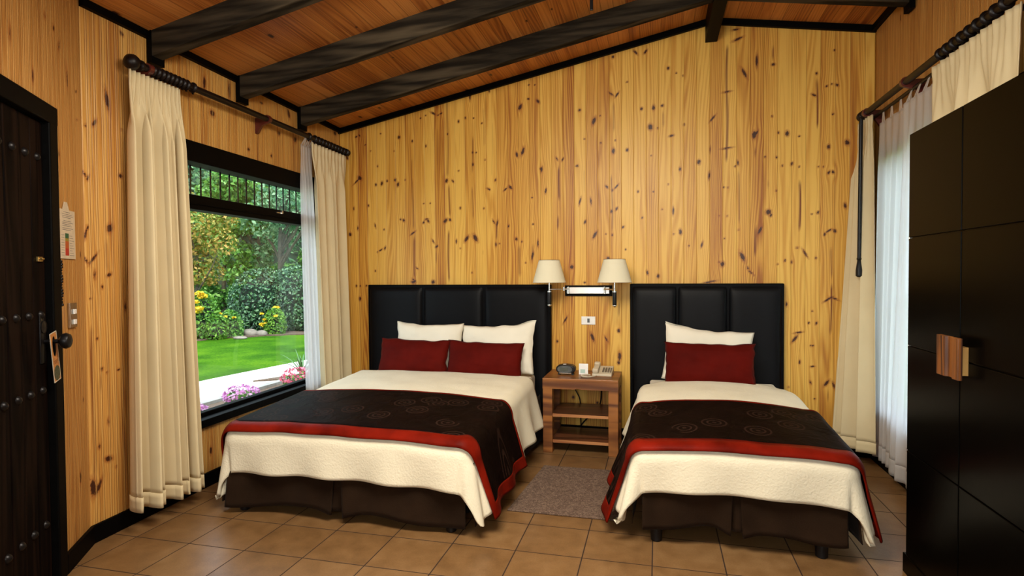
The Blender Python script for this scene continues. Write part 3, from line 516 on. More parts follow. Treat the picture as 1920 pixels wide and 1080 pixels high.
b = MB(); b.box((ku - .035, -.012, 1.470), (ku + .01, -.002, 1.492), M, .002); b.box((ku - .03, -.004, 1.478), (ku - .012, .012, 1.486), M, .002); b.build('latch', MT['brass'], leaf)
# hanger tag on the knob
hc = FD.p(ku - .010, 0, .035); t = thing('door_hanger', 'orange do-not-disturb card hanging from the black door knob', 'door hanger', (hc.x, hc.y, 1.115))
Mh = Matrix.Translation((hc.x, hc.y, 1.135)) @ Matrix(((FD.t.x, FD.n.x, 0, 0), (FD.t.y, FD.n.y, 0, 0), (0, 0, 1, 0), (0, 0, 0, 1))) @ Matrix.Rotation(R(-10), 4, 'Y')
orange = plain('orange_card', (.50, .19, .045), .5, var=.15); cedge = plain('pale_card_edge', (.62, .52, .38), .6); dgreen = plain('olive_print', (.07, .075, .035), .6, var=.4, scale=90)
wd = .032
bm_ = bmesh.new(); ov = [(wd, 0.0), (wd, -.24), (-wd, -.24), (-wd, 0.0)]
top = [(wd * math.cos(a), .0 + .022 * math.sin(a)) for a in np.linspace(math.pi, 0, 9)]
outer = [(-wd, .02), (wd, .02), (wd, -.20), (-wd, -.20)]
hole = [(.018 * math.cos(a), -.045 + (.05 if math.sin(a) > 0 else .045) * math.sin(a)) for a in np.linspace(0, 2 * math.pi, 20, endpoint=False)]
nO = 20; ring_o = []
for k in range(nO):
    a = 2 * math.pi * k / nO; c_, s_ = math.cos(a), math.sin(a); sc_ = min(wd / max(abs(c_), 1e-6), (.065 if s_ > 0 else .075) / max(abs(s_), 1e-6)); ring_o.append((c_ * sc_, -.045 + s_ * sc_))
V = [Mh @ Vector((x, 0, z)) for x, z in hole + ring_o] + [Mh @ Vector((x, 0, z)) for x, z in ((-wd, -.12), (wd, -.12), (wd, -.20), (-wd, -.20))]
F = [(k, (k + 1) % nO, nO + (k + 1) % nO, nO + k) for k in range(nO)] + [(2 * nO, 2 * nO + 1, 2 * nO + 2, 2 * nO + 3)]
me = bpy.data.meshes.new('card'); me.from_pydata([tuple(v) for v in V], [], F); card = link('card', me, orange, t); solid(card, .0015)
b = MB()
for (x0, z0_, x1, z1_) in ((-wd - .001, -.202, -wd + .002, .021), (wd - .002, -.202, wd + .001, .021), (-wd, -.203, wd, -.199), (-wd, .019, wd, .022)): b.box((x0, -.001, z0_), (x1, .0015, z1_), Mh)
b.build('card_border', cedge, t)
b = MB(); b.prism([Mh @ Vector((.0 + .030 * math.cos(a) * .95, .0012, -.165 + .034 * math.sin(a))) for a in np.linspace(0, 2 * math.pi, 20, endpoint=False)], Vector((*FD.n, 0)) * .001); b.build('printed_picture', dgreen, t)
b = MB()
for z0_ in (-.108, -.114, -.120): b.box((-.02, .001, z0_), (.018, .0016, z0_ + .002), Mh)
b.build('printed_lines', plain('brown_print', (.22, .07, .02), .6), t)
# notice, switch, bead chain on the strip of wall beside the door
nu = FD.L - .215; t = thing('notice_card', 'pale paper notice with a green to red colour scale beside the dark door', 'notice', FD.p(nu, 1.51))
b = MB(); pts = [(-.085, 0), (.085, 0), (.085, .235), (.02, .235), (0, .272), (-.03, .272), (-.05, .235), (-.085, .235)]
b.prism([FD.p(nu + x, 1.49 + z, .003) for x, z in pts], Vector((*FD.n, 0)) * .003); b.build('sheet', MT['paper'], t)
for (z0_, z1_, c) in ((.098, .122, (.02, .10, .04)), (.084, .098, (.30, .20, .02)), (.05, .084, (.45, .09, .015)), (.015, .05, (.42, .025, .012))):
    b = MB(); b.box((nu - .032, .006, 1.49 + z0_), (nu + .008, .0066, 1.49 + z1_), M); b.build('scale_bar', plain('scale_ink', c, .6, var=.1), t)
b = MB()
for i, z_ in enumerate((.222, .212, .204, .196, .180, .172, .164, .156, .145, .137)):
    w_ = .045 if i in (0, 4) else .06; b.box((nu - w_, .006, 1.49 + z_), (nu + w_ * (.6 + .4 * (i % 3) / 2), .0064, 1.49 + z_ + .0025), M)
for i in range(9): b.box((nu + .018, .006, 1.505 + i * .012), (nu + .07 - .01 * (i % 3), .0064, 1.507 + i * .012), M); b.box((nu - .075, .006, 1.505 + i * .012), (nu - .042, .0064, 1.507 + i * .012), M)
b.build('printed_text', MT['ink'], t)
su = FD.L - .185; t = thing('light_switch', 'narrow steel light switch plate with two rockers below the paper notice', 'light switch', FD.p(su, 1.21))
b = MB(); b.box((su - .042, .001, 1.155), (su + .042, .012, 1.275), M, .002); b.build('switch_plate', MT['steel'], t)
for z_ in (1.232, 1.182): b = MB(); b.box((su - .012, .012, z_ - .012), (su + .02, .018, z_ + .012), M, .002); b.build('rocker', MT['white'], t)
b = MB(); cu = DU1 + .012
for i in range(16): b.ball(FD.p(cu + .006 * math.sin(i * 1.3), 1.475 - i * .0135, .012), .0095, sub=1)
tag(b.build('bead_chain', MT['iron'], origin=FD.p(cu, 1.475), smooth=True), 'dark beaded chain hanging against the door frame below the paper notice', 'chain')
# wall plate outlet between headboards
ou = .5; oc = FB.p((-.57 + 2.985) / FB.t.x, 1.0); uo = (-.57 + 2.985) / FB.t.x; M = FB.M()
t = thing('wall_outlet', 'white horizontal outlet plate on the pine wall above the nightstand', 'outlet', FB.p(uo, 1.0))
b = MB(); b.box((uo - .06, .001, .967), (uo + .06, .011, 1.037), M, .003); b.build('outlet_plate', MT['white'], t)
b = MB(); b.box((uo - .008, .011, .985), (uo + .012, .014, 1.020), M, .001); b.build('outlet_socket', MT['greyp'], t)
# ------------------------------------------------------------------ beds
from mathutils import noise as mnoise
def mask_mesh(name, G, mask, mat, parent=None, origin=None, th=.006):
    nu, nv = G.shape[:2]; idx = np.arange(nu * nv).reshape(nu, nv)
    a, b_, c, d = idx[:-1, :-1], idx[:-1, 1:], idx[1:, 1:], idx[1:, :-1]
    F = np.stack([a, b_, c, d], -1)[mask]
    used = np.unique(F); rem = -np.ones(nu * nv, int); rem[used] = np.arange(len(used))
    me = np_mesh(name, G.reshape(-1, 3)[used], rem[F]); o = link(name, me, mat, parent, origin); solid(o, th, -1); return o
def drape(W, ovL, ovR, L, ovF, zt, cx, yh, S, T, off=0, r=.055, seed=0, amp=.012, ear=.10, skew=0, flare=(.14, .14), crn=None):
    """cloth laid over a bed: S across, T from head to foot; falls over both sides and the foot, cone-shaped at the corners"""
    G = np.zeros((len(S), len(T), 3))
    hw = W / 2 - r
    for i, s in enumerate(S):
        for j, t in enumerate(T):
            sx = max(-hw, min(hw, s)); ty = min(t, L - r)
            ex, ey = s - sx, t - ty
            if crn:
                os_ = crn[0] if s < 0 else crn[1]; a_ = max(abs(ex) - (os_ + r - crn[3]), 0); b2 = max(ey - (crn[2] + r - crn[3]), 0); q_ = math.hypot(a_, b2)
                if q_ > crn[3]: f_ = crn[3] / q_; ex = math.copysign(os_ + r - crn[3] + a_ * f_, ex); ey = crn[2] + r - crn[3] + b2 * f_
            d = (abs(ex) ** 2 + abs(ey) ** 2) ** .5; dh = math.hypot(ex, ey)
            z0 = zt(ty / L, sx / hw)
            h = dz = 0
            if d > 1e-6:
                dx, dy = ex / dh, ey / dh; ph = math.degrees(math.atan2(abs(dy), abs(dx)))
                q = r * math.pi / 2
                if d < q: h = r * math.sin(d / r); dz = r * (1 - math.cos(d / r))
                else:
                    e = d - q; cor = math.exp(-((ph - 45) / 17) ** 2); sidefold = math.exp(-((ph - 18) / 9) ** 2) + math.exp(-((ph - 72) / 9) ** 2)
                    sf = math.cos(math.radians(ph)) ** 2; be = .04 + (flare[0] if sx < 0 else flare[1]) * sf + .07 * mnoise.noise(Vector((sx * 2.3 + seed, ty * 2.3, 1)))
                    be += ear * 3.2 * cor - .10 * sidefold
                    h = r + e * math.sin(be) + .5 * amp * e * 8 * math.sin((sx + ty) * 17 + seed) * (1 - cor); dz = r + e * math.cos(be)
                h += off
            else: dx = dy = 0
            # inner quarter of the circle also lifts by off
            lift = off * (math.cos(min(d / r, math.pi / 2)) if d > 0 else 1)
            z = z0 + lift - dz + amp * .35 * mnoise.noise(Vector((s * 4 + seed, t * 5, 3)))
            x = cx + sx + dx * h; y = yh - (ty + dy * h) - skew * (sx)
            G[i, j] = (x, y, max(z, .012))
    return G
def bed(name, label, cx, W, yf, yb, ztop, lift, npan, seed):
    t = thing('bed', label, 'bed', (cx, (yf + yb) / 2, 0))
    b = MB(); b.box((cx - W / 2 + .03, yf + .04, .10), (cx + W / 2 - .03, yb, .30), bev=.01); b.build('bed_base', MT['lframe'], t)
    b = MB(); xa_, xb_ = cx - W / 2 + .05, cx + W / 2 - .05; b.prism([(xa_, yf + .05, .30), (xa_, yf + .05, .45), (xa_, yf + .12, .47), (xa_, yb - .3, .545), (xa_, yb - .02, .55), (xa_, yb, .52), (xa_, yb, .30)], (xb_ - xa_, 0, 0)); mo = b.build('mattress', MT['sheet'], t); bevelmod(mo, .03, 4)
    for lx in (cx - W / 2 + .10, cx + W / 2 - .13):
        for ly in (yf + .035, yb - .12): b = MB(); b.lathe([(.024, 0), (.028, .004), (.034, .12)], (lx, ly, 0)); b.build('leg', MT['blackp'], t, smooth=True)
    zt_ = ztop - .19
    def panel(P, Q, nx, ny, s0, zb, op_=(0, 0)):   # a hanging skirt panel from P to Q (x,y)
        P, Q = Vector(P), Vector(Q); n = 60; m = 12; V = []
        for i in range(n + 1):
            a = i / n; wv = .010 * math.sin(a * 9 + s0) + .012 * math.sin(a * 4 + s0 * 2) 
            fl = .022 * math.exp(-(a / .12) ** 2) + .022 * math.exp(-((1 - a) / .12) ** 2)
            for j in range(m + 1):
                c = j / m; p = P.lerp(Q, a * (1 - op_[1] * c) + (1 - a) * op_[0] * c); z = zt_ + (zb(a) + lift - zt_) * c; o_ = (wv + fl) * c ** 1.3 + .012
                V.append((p.x + nx * o_, p.y + ny * o_, z))
        F = [(i * (m + 1) + j, i * (m + 1) + j + 1, (i + 1) * (m + 1) + j + 1, (i + 1) * (m + 1) + j) for i in range(n) for j in range(m)]
        o = link('skirt_panel', np_mesh('skirt_panel', V, F), MT['skirt'], t); solid(o, .004, 0)
    x0, x1 = cx - W / 2, cx + W / 2; xm = cx - .02 if npan else cx
    g = .012
    panel((x0 + .03, yf), (xm - g, yf), 0, -1, seed, lambda a: .052 - .016 * math.sin(a * 5 + 1) - .012 * math.exp(-((1 - a) / .1) ** 2), (0, .035))
    panel((xm + g, yf), (x1 - .03, yf), 0, -1, seed + 2, lambda a: .048 + .014 * math.sin(a * 6) - .012 * math.exp(-(a / .1) ** 2), (.035, 0))
    panel((xm - .07, yf + .018), (xm + .07, yf + .018), 0, -1, seed + 5, lambda a: .06)
    panel((x0, yb - .1), (x0, yf), -1, 0, seed + 3, lambda a: .05 + .01 * math.sin(a * 6)); panel((x1, yf), (x1, yb - .1), 1, 0, seed + 4, lambda a: .05 + .01 * math.sin(a * 6))
    return t
def S_(a, b_, st): return np.linspace(a, b_, max(2, int(round((b_ - a) / st)) + 1))
def duvet(label, cx, W, L, yh, zt, ovs, ovf, seed, flare=(.10, .16), r=.085):
    S = S_(-W / 2 - ovs[0], W / 2 + ovs[1], .0165); T = S_(0, L + ovf, .0165)
    G = drape(W, 0, 0, L, ovf, zt, cx, yh, S, T, .010, r, seed, .020, .030, flare=flare, crn=(ovs[0], ovs[1], ovf, .13))
    # turned-back head edge
    m = np.ones((len(S) - 1, len(T) - 1), bool)
    o = mask_mesh('duvet', G, m, MT['duvet'], None, (cx, yh - L / 2, zt(.5, 0)), .022)
    tag(o, label, 'duvet'); return o
def runner(label, cx, W, L, yh, zt, t0, t1, ovs, seed, flare=(.10, .16), r=.085):
    S = S_(-W / 2 - ovs[0], W / 2 + ovs[1], .0125); T = S_(t0, t1, .0125)
    G = drape(W, 0, 0, L, .1, zt, cx, yh, S, T, .034, r + .004, seed, .016, .030, flare=(flare[0] + .03, flare[1] + .03))
    m = np.zeros((len(S) - 1, len(T) - 1), bool); k = 6
    inner = m.copy(); inner[k:-k, 2:-k] = True; bd = ~inner
    t = thing('bed_runner', label, 'bed runner', (cx, yh - (t0 + t1) / 2, zt(.8, 0)))
    mask_mesh('runner_cloth', G, inner, MT['runner'], t, None, .008); mask_mesh('satin_border', G, bd, MT['band'], t, None, .009)
    return t
ZT1 = lambda a, s: .592 - .085 * a ** 1.1 + .018 * math.sin(a * math.pi) * (1 - s * s) - .012 * s * s
ZT2 = lambda a, s: .600 - .095 * a ** 1.1 + .022 * math.sin(a * math.pi) * (1 - s * s) - .016 * s * s - .035 * math.exp(-(a / .10) ** 2) * abs(s) ** 3
bed('bed', 'double bed with brown pleated skirt beside the garden window', -1.735, 1.545, 2.925, 4.84, .585, 0, 1, 1)
bed('bed', 'single bed with brown pleated skirt and black round legs', .405, 1.02, 3.07, 4.78, .585, .042, 1, 4)
duvet('cream textured duvet hanging over the foot of the double bed', -1.735, 1.56, 1.60, 4.49, ZT1, (.33, .35), .22, 2)
duvet('cream textured duvet hanging over the foot of the single bed', .405, 1.075, 1.465, 4.50, ZT2, (.33, .33), .19, 7, (.27, .13), .075)
runner('dark brown bed runner with red satin border across the double bed', -1.735, 1.56, 1.60, 4.49, ZT1, .80, 1.588, (.27, .37), 2)
runner('dark brown embroidered bed runner with red border across the single bed', .405, 1.075, 1.465, 4.50, ZT2, .705, 1.450, (.40, .36), 7, (.27, .13), .075)

# ------------------------------------------------------------------ headboards
def headboard(label, x0, x1, joints, zt):
    uf = lambda x: (x + 2.985) / FB.t.x
    t = thing('headboard', label, 'headboard', FB.p(uf((x0 + x1) / 2), 0)); M = FB.M(); a, c = uf(x0), uf(x1)
    b = MB(); b.box((a, .021, .0), (c, .065, zt), M, .008); b.build('headboard_frame', MT['lframe'], t)
    xs = [x0 + .012] + list(joints) + [x1 - .012]
    for p, q in zip(xs[:-1], xs[1:]):
        p, q = uf(p) + .003, uf(q) - .003; n = 20; H0, H1 = .22, zt - .014; V = []
        for i in range(n + 1):
            for j in range(n + 1):
                s, r_ = i / n * 2 - 1, j / n * 2 - 1
                s = math.copysign(abs(s) ** .6, s); r_ = math.copysign(abs(r_) ** .5, r_)
                bul = ((1 - abs(s) ** 9) * (1 - abs(r_) ** 14)) ** .5
                V.append(FB.p(p + (q - p) * (s + 1) / 2, H0 + (H1 - H0) * (r_ + 1) / 2, .055 + .040 * bul))
        F = [(i * (n + 1) + j, (i + 1) * (n + 1) + j, (i + 1) * (n + 1) + j + 1, i * (n + 1) + j + 1) for i in range(n) for j in range(n)]
        o = link('leather_panel', np_mesh('leather_panel', [tuple(v) for v in V], F), MT['leather'], t)
headboard('wide black leather headboard of three panels behind the double bed', -2.655, -.885, (-2.085, -1.495), 1.312)
headboard('black leather headboard of three panels behind the single bed', -.215, .955, (.162, .548), 1.318)

# ------------------------------------------------------------------ pillows
def pillow(name, label, cat, w_, h_, T, loc, lean, yaw, roll, mat, seed, group=None, pin=.06, corner=None, mesh=None):
    n, m = 36, 26; V = []; 
    for sgn in (1, -1):
        for i in range(n + 1):
            for j in range(m + 1):
                u, v = i / n * 2 - 1, j / m * 2 - 1
                x = w_ / 2 * u * (1 - pin * (1 - v * v)); z = h_ / 2 * v * (1 - pin * 1.3 * (1 - u * u))
                th = T / 2 * max(0, (1 - abs(u) ** 3) * (1 - abs(v) ** 3)) ** .5
                th *= 1 + .15 * mnoise.noise(Vector((u * 2 + seed, v * 2, 0)))
                wr = .004 * mnoise.noise(Vector((u * 5 + seed, v * 6, 2))) * (1 if abs(u) < .98 and abs(v) < .98 else 0)
                ed = .012 * mnoise.noise(Vector((u * 3 + seed, v * 3, 7)))
                V.append((x + (ed if abs(u) > .9 else 0), sgn * (th + wr) if (0 < i < n and 0 < j < m) else 0, z + ed * abs(v)))
        if corner: 
            for k in range(len(V)):
                x, y, z = V[k]; cu, cv, dx, dz = corner; f = math.exp(-(((x / (w_ / 2) - cu) / .45) ** 2 + ((z / (h_ / 2) - cv) / .5) ** 2)); V[k] = (x + dx * f * (.5), y, z + dz * f * .5)
    K_ = (n + 1) * (m + 1); F = []
    for i in range(n):
        for j in range(m):
            a, b_, c, d = i * (m + 1) + j, (i + 1) * (m + 1) + j, (i + 1) * (m + 1) + j + 1, i * (m + 1) + j + 1
            F.append((a, d, c, b_)); F.append((a + K_, b_ + K_, c + K_, d + K_))
    me = bpy.data.meshes.new(name); me.from_pydata(V, [], F); bm = bmesh.new(); bm.from_mesh(me); bmesh.ops.remove_doubles(bm, verts=bm.verts, dist=1e-4); bmesh.ops.recalc_face_normals(bm, faces=bm.faces); bm.to_mesh(me); bm.free()
    me.polygons.foreach_set('use_smooth', [True] * len(me.polygons)); me.materials.append(mat)
    o = bpy.data.objects.new(name, me); COL.objects.link(o); OFF[o.name] = Vector(loc)
    o.location = loc; o.rotation_euler = (R(lean), R(roll), R(yaw)); tag(o, label, cat, group); return o
pillow('pillow', 'white pillow against the double headboard, nearest the garden window', 'pillow', .64, .43, .15, (-1.94, 4.725, .765), -12, -2, -1, MT['pillow'], 1, corner=(-1, 1, 0, .02))
pillow('pillow', 'white pillow against the double headboard, nearest the nightstand', 'pillow', .66, .43, .15, (-1.315, 4.715, .765), -12, -3, -2, MT['pillow'], 5, corner=(1, 1, .01, .03))
pillow('pillow', 'white pillow tilted against the single bed headboard', 'pillow', .66, .42, .15, (.375, 4.68, .765), -12, -2, 4, MT['pillow'], 9, corner=(-1, 1, 0, .03))
pillow('cushion', 'burgundy rectangular cushion on the double bed, nearest the garden window', 'cushion', .655, .315, .13, (-2.005, 4.545, .705), -14, -3, 1, MT['red'], 12)
pillow('cushion', 'burgundy rectangular cushion on the double bed, nearest the nightstand', 'cushion', .665, .31, .13, (-1.375, 4.535, .700), -14, -2, 1, MT['red'], 15)
pillow('cushion', 'burgundy rectangular cushion propped on the single bed pillow', 'cushion', .655, .33, .13, (.375, 4.505, .722), -14, -2, 0, MT['red'], 19)

# ------------------------------------------------------------------ nightstand and what stands on it
nx0, nx1, ny0, ny1 = -.872, -.286, 4.445, 4.885
Mn = Matrix.Identity(4)
t = thing('nightstand', 'walnut nightstand with two open shelves between the two beds', 'nightstand', ((nx0 + nx1) / 2, (ny0 + ny1) / 2, 0))
b = MB(); b.box((nx0, ny0, .565), (nx1, ny1, .587), Mn, .003); b.build('tabletop', MT['nswood'], t)
b = MB(); b.prism([(nx0, ny0, .505), (-.62, ny0, .505), (-.60, ny0, .512), (-.56, ny0, .506), (nx1, ny0, .505), (nx1, ny0, .566), (nx0, ny0, .566)], (0, .03, 0))
b.box((nx0, ny0 + .03, .505), (nx0 + .03, ny1, .566)); b.box((nx1 - .03, ny0 + .03, .505), (nx1, ny1, .566)); b.build('apron', MT['nswood'], t)
lw = .077
for a, c in ((nx0, ny0 + .004), (nx1 - lw, ny0 + .004), (nx0, ny1 - lw), (nx1 - lw, ny1 - lw)):
    b = MB(); b.box((a + .001, c, 0), (a + lw - .001, c + lw, .51), None, .003); b.build('leg', MT['nswood'], t)
for z_ in (.285, .080):
    b = MB(); b.box((nx0 + lw - .01, ny0 + .02, z_), (nx1 - lw + .01, ny1 - .02, z_ + .022), None, .002); sh = b.build('shelf', MT['nsdark'], t)
    b = MB(); b.box((nx0 + lw, ny0 + .014, z_), (nx1 - lw, ny0 + .020, z_ + .022)); b.build('shelf_edge', grain('pale_shelf_edge', (.45, .20, .075), (.28, .10, .035), 'x', .4), sh)
def cable(name, pts, r, mat, label, cat='cable', parent=None):
    P = [Vector(p) for p in pts]; Q = []
    for i in range(len(P) - 1):
        a, b_, c, d = P[max(i - 1, 0)], P[i], P[i + 1], P[min(i + 2, len(P) - 1)]
        for k in range(8):
            s = k / 8; Q.append(.5 * ((2 * b_) + (c - a) * s + (2 * a - 5 * b_ + 4 * c - d) * s * s + (3 * b_ - a - 3 * c + d) * s ** 3))
    Q.append(P[-1]); b = MB(); b.tube(Q, r, 8); o = b.build(name, mat, parent, None if parent else P[0], smooth=True)
    if label: tag(o, label, cat)
    return o
cable('power_cord', [(-.70, 4.90, .52), (-.68, 4.91, .42), (-.64, 4.915, .33), (-.635, 4.915, .2), (-.63, 4.91, .11)], .005, MT['blackp'], 'dark power cord dropping behind the nightstand shelves', 'cord')
cable('power_cord', [(-.46, 4.90, .50), (-.46, 4.91, .34), (-.50, 4.91, .24), (-.58, 4.90, .17), (-.63, 4.86, .115)], .006, MT['blackp'], 'dark cord curving diagonally above the lowest nightstand shelf', 'cord')
# clock radio
t = thing('clock_radio', 'small oval black clock radio on the nightstand', 'clock radio', (-.715, 4.64, .587))
def oval(b, c, w_, h_, d_, tilt=0, n=28, e=2.6):
    pts = []
    for k in range(n):
        a = 2 * math.pi * k / n; cs, sn = math.cos(a), math.sin(a)
        pts.append((c[0] + w_ / 2 * math.copysign(abs(cs) ** (2 / e), cs), c[1], c[2] + h_ / 2 * math.copysign(abs(sn) ** (2 / e), sn)))
    b.prism(pts, (0, d_, 0))
b = MB(); oval(b, (-.715, 4.60, .635), .155, .074, .085); o = b.build('radio_body', MT['blackp'], t); bevelmod(o, .01, 3)
b = MB(); oval(b, (-.720, 4.594, .636), .118, .052, .008); b.build('radio_face', MT['greyp'], t)
b = MB(); b.box((-.760, 4.590, .622), (-.695, 4.596, .650)); b.build('display', MT['lcd'], t)
b = MB(); b.box((-.735, 4.612, .672), (-.71, 4.63, .676), None, .001); b.build('snooze_button', MT['white'], t)
b = MB(); oval(b, (-.716, 4.593, .606), .10, .006, .006); b.build('chrome_rim', MT['chrome'], t)
for x in (-.77, -.66): b = MB(); b.box((x - .008, 4.62, .587), (x + .008, 4.67, .602)); b.build('foot', MT['blackp'], t)
# card holder
t = thing('card_holder', 'small white card standing on the nightstand between radio and telephone', 'card', (-.578, 4.66, .587))
Mc = Matrix.Translation((-.578, 4.665, .587)) @ Matrix.Rotation(R(-8), 4, 'X')
b = MB(); b.box((-.037, -.002, 0), (.037, .002, .088), Mc); b.build('card', MT['white'], t)
b = MB(); b.box((-.024, -.0026, .012), (.014, -.002, .042), Mc); b.build('printed_block', plain('pale_green_print', (.45, .62, .55), .6, var=.05), t)
b = MB(); b.box((-.037, 0, 0), (.037, .035, .004), Matrix.Translation((-.578, 4.665, .587)), .001); b.build('card_stand', MT['greyp'], t)
# telephone
t = thing('telephone', 'beige desk telephone with push buttons on the nightstand', 'telephone', (-.425, 4.67, .587))
Mt = Matrix.Translation((-.425, 4.60, .587)) @ Matrix.Rotation(R(-2), 4, 'Z')
b = MB(); b.prism([(-.078, 0, 0), (-.078, .17, 0), (-.078, .17, .062), (-.078, .0, .020)], (.155, 0, 0), Mt); o = b.build('phone_body', MT['beige'], t); bevelmod(o, .006, 3)
sl = math.atan2(.042, .17); Mk = Mt @ Matrix.Translation((0, 0, .021)) @ Matrix.Rotation(sl, 4, 'X')
for r_ in range(4):
    for c_ in range(3):
        b = MB(); b.box((-.002 + c_ * .021, .035 + r_ * .024, 0), (.012 + c_ * .021, .050 + r_ * .024, .006), Mk, .001); b.build('phone_key', MT['key'], t)
for r_ in range(4): b = MB(); b.box((.060, .035 + r_ * .024, 0), (.070, .048 + r_ * .024, .005), Mk, .001); b.build('phone_key', MT['key'], t)
b = MB(); b.box((-.074, .012, .004), (-.030, .165, .028), Mk, .010); b.box((-.076, .005, 0), (-.028, .045, .036), Mk, .010); b.box((-.076, .13, 0), (-.028, .172, .038), Mk, .010); b.build('handset', MT['beige'], t, smooth=True)
pts = []
for k in range(150):
    a = k / 149; th = a * 2 * math.pi * .93 + 1.0; cx_, cy_ = -.540 + .042 * math.cos(th), 4.565 + .045 * math.sin(th)
    if a > .82: cx_ += (a - .82) * .25; cy_ += (a - .82) * .2
    cc = k * 1.55; pts.append((cx_ + .0045 * math.cos(cc) * math.cos(th), cy_ + .0045 * math.cos(cc) * math.sin(th), .596 + .0045 * math.sin(cc)))
b = MB(); b.tube(pts, .0028, 6); b.build('coiled_cord', MT['beige'], t, smooth=True)

# ------------------------------------------------------------------ twin swing-arm wall lamp
uf = lambda x: (x + 2.985) / FB.t.x
lx0, lx1 = -.77, -.367; M = FB.M()
t = thing('wall_lamp', 'twin swing-arm wall lamp with two cream shades between the headboards', 'wall lamp', FB.p(uf(-.57), 1.25))
b = MB(); b.box((uf(lx0), .001, 1.212), (uf(lx1), .018, 1.303), M, .003); b.build('backboard', MT['lframe'], t)
b = MB(); b.box((uf(lx0) + .018, .018, 1.232), (uf(lx1) - .022, .026, 1.288), M, .003); b.build('mounting_plate', MT['plate'], t)
for (hx, x_, zz_) in ((uf(-.735), -.850, 1.2), (uf(-.425), -.318, 1.2)):
    LX = uf(x_); off = .27; P = FB.p(LX, 1.275, off); Hn = FB.p(hx, 1.262, .045)
    b = MB(); b.lathe([(.008, -.030), (.008, .030)], Hn); b.tube([FB.p(hx, 1.245, .02), FB.p(hx, 1.245, .045)], .006, 8); b.tube([FB.p(hx, 1.278, .02), FB.p(hx, 1.278, .045)], .006, 8); b.build('arm_hinge', MT['chrome'], t, smooth=True)
    mid = FB.p((hx + LX) / 2 + (.045 if hx < LX else -.045) * -1, 1.275, .17)
    b = MB(); b.tube([Hn + Vector((0, 0, .012)), mid], .0055, 10); b.tube([mid + Vector((0, 0, -.012)), mid + Vector((0, 0, .018))], .008, 10); b.tube([mid, P], .0055, 10); b.build('swing_arm', MT['chrome'], t, smooth=True)
    b = MB(); b.lathe([(.006, -.015), (.006, .085), (.012, .086), (.012, .11)], P); b.build('lamp_stem', MT['chrome'], t, smooth=True)
    b = MB(); b.lathe([(.0155, -.125), (.0165, -.12), (.0165, -.025), (.0155, -.02)], P); h_ = b.build('lamp_handle', MT['blackp'], t, smooth=True)
    b = MB(); b.lathe([(.017, -.022), (.017, -.012)], P); b.build('handle_collar', MT['chrome'], h_, smooth=True); b = MB(); b.lathe([(.006, -.142), (.010, -.137), (.017, -.132), (.017, -.124)], P); b.build('handle_collar', MT['chrome'], h_, smooth=True)
    zb, zt_ = 1.333, 1.516
    b = MB(); b.lathe([(.136, zb - P.z), (.086, zt_ - P.z), (.0845, zt_ - P.z), (.1345, zb - P.z), (.136, zb - P.z)], P, seg=48, cap=False); s_ = b.build('lamp_shade', MT['shade'], t, smooth=True)
    b = MB(); b.tube([P + Vector((.136 * math.cos(a), .136 * math.sin(a), zb - P.z)) for a in np.linspace(0, 2 * math.pi, 49)], .0022, 6, False); b.build('shade_rim', MT['beige'], s_, smooth=True)
    b = MB(); b.tube([P + Vector((.086 * math.cos(a), .086 * math.sin(a), zt_ - P.z)) for a in np.linspace(0, 2 * math.pi, 49)], .002, 6, False)
    for a in (0, 2.09, 4.19): b.tube([P + Vector((0, 0, .215)), P + Vector((.085 * math.cos(a), .085 * math.sin(a), zt_ - P.z - .006))], .0015, 6)
    b.build('shade_wire', MT['steel'], s_, smooth=True)
    b = MB(); b.lathe([(.013, .11), (.014, .13), (.024, .165), (.027, .185), (.018, .205), (.004, .213)], P); b.build('bulb', MT['white'], t, smooth=True)
    b = MB(); b.tube([P + Vector((0, 0, .11)), P + Vector((0, 0, .225))], .002, 6); b.lathe([(.005, .22), (.006, .228), (.003, .24)], P); b.build('finial', MT['steel'], t)

# ------------------------------------------------------------------ rug
b = MB(); b.prism([(-.862, 3.285, .001), (-.20, 3.285, .001), (-.20, 4.12, .001), (-.80, 4.12, .001)], (0, 0, .009)); o = b.build('rug', MT['rug'], None, (-.5, 3.7, 0)); bevelmod(o, .004)
tag(o, 'brown speckled floor mat between the two beds', 'rug')

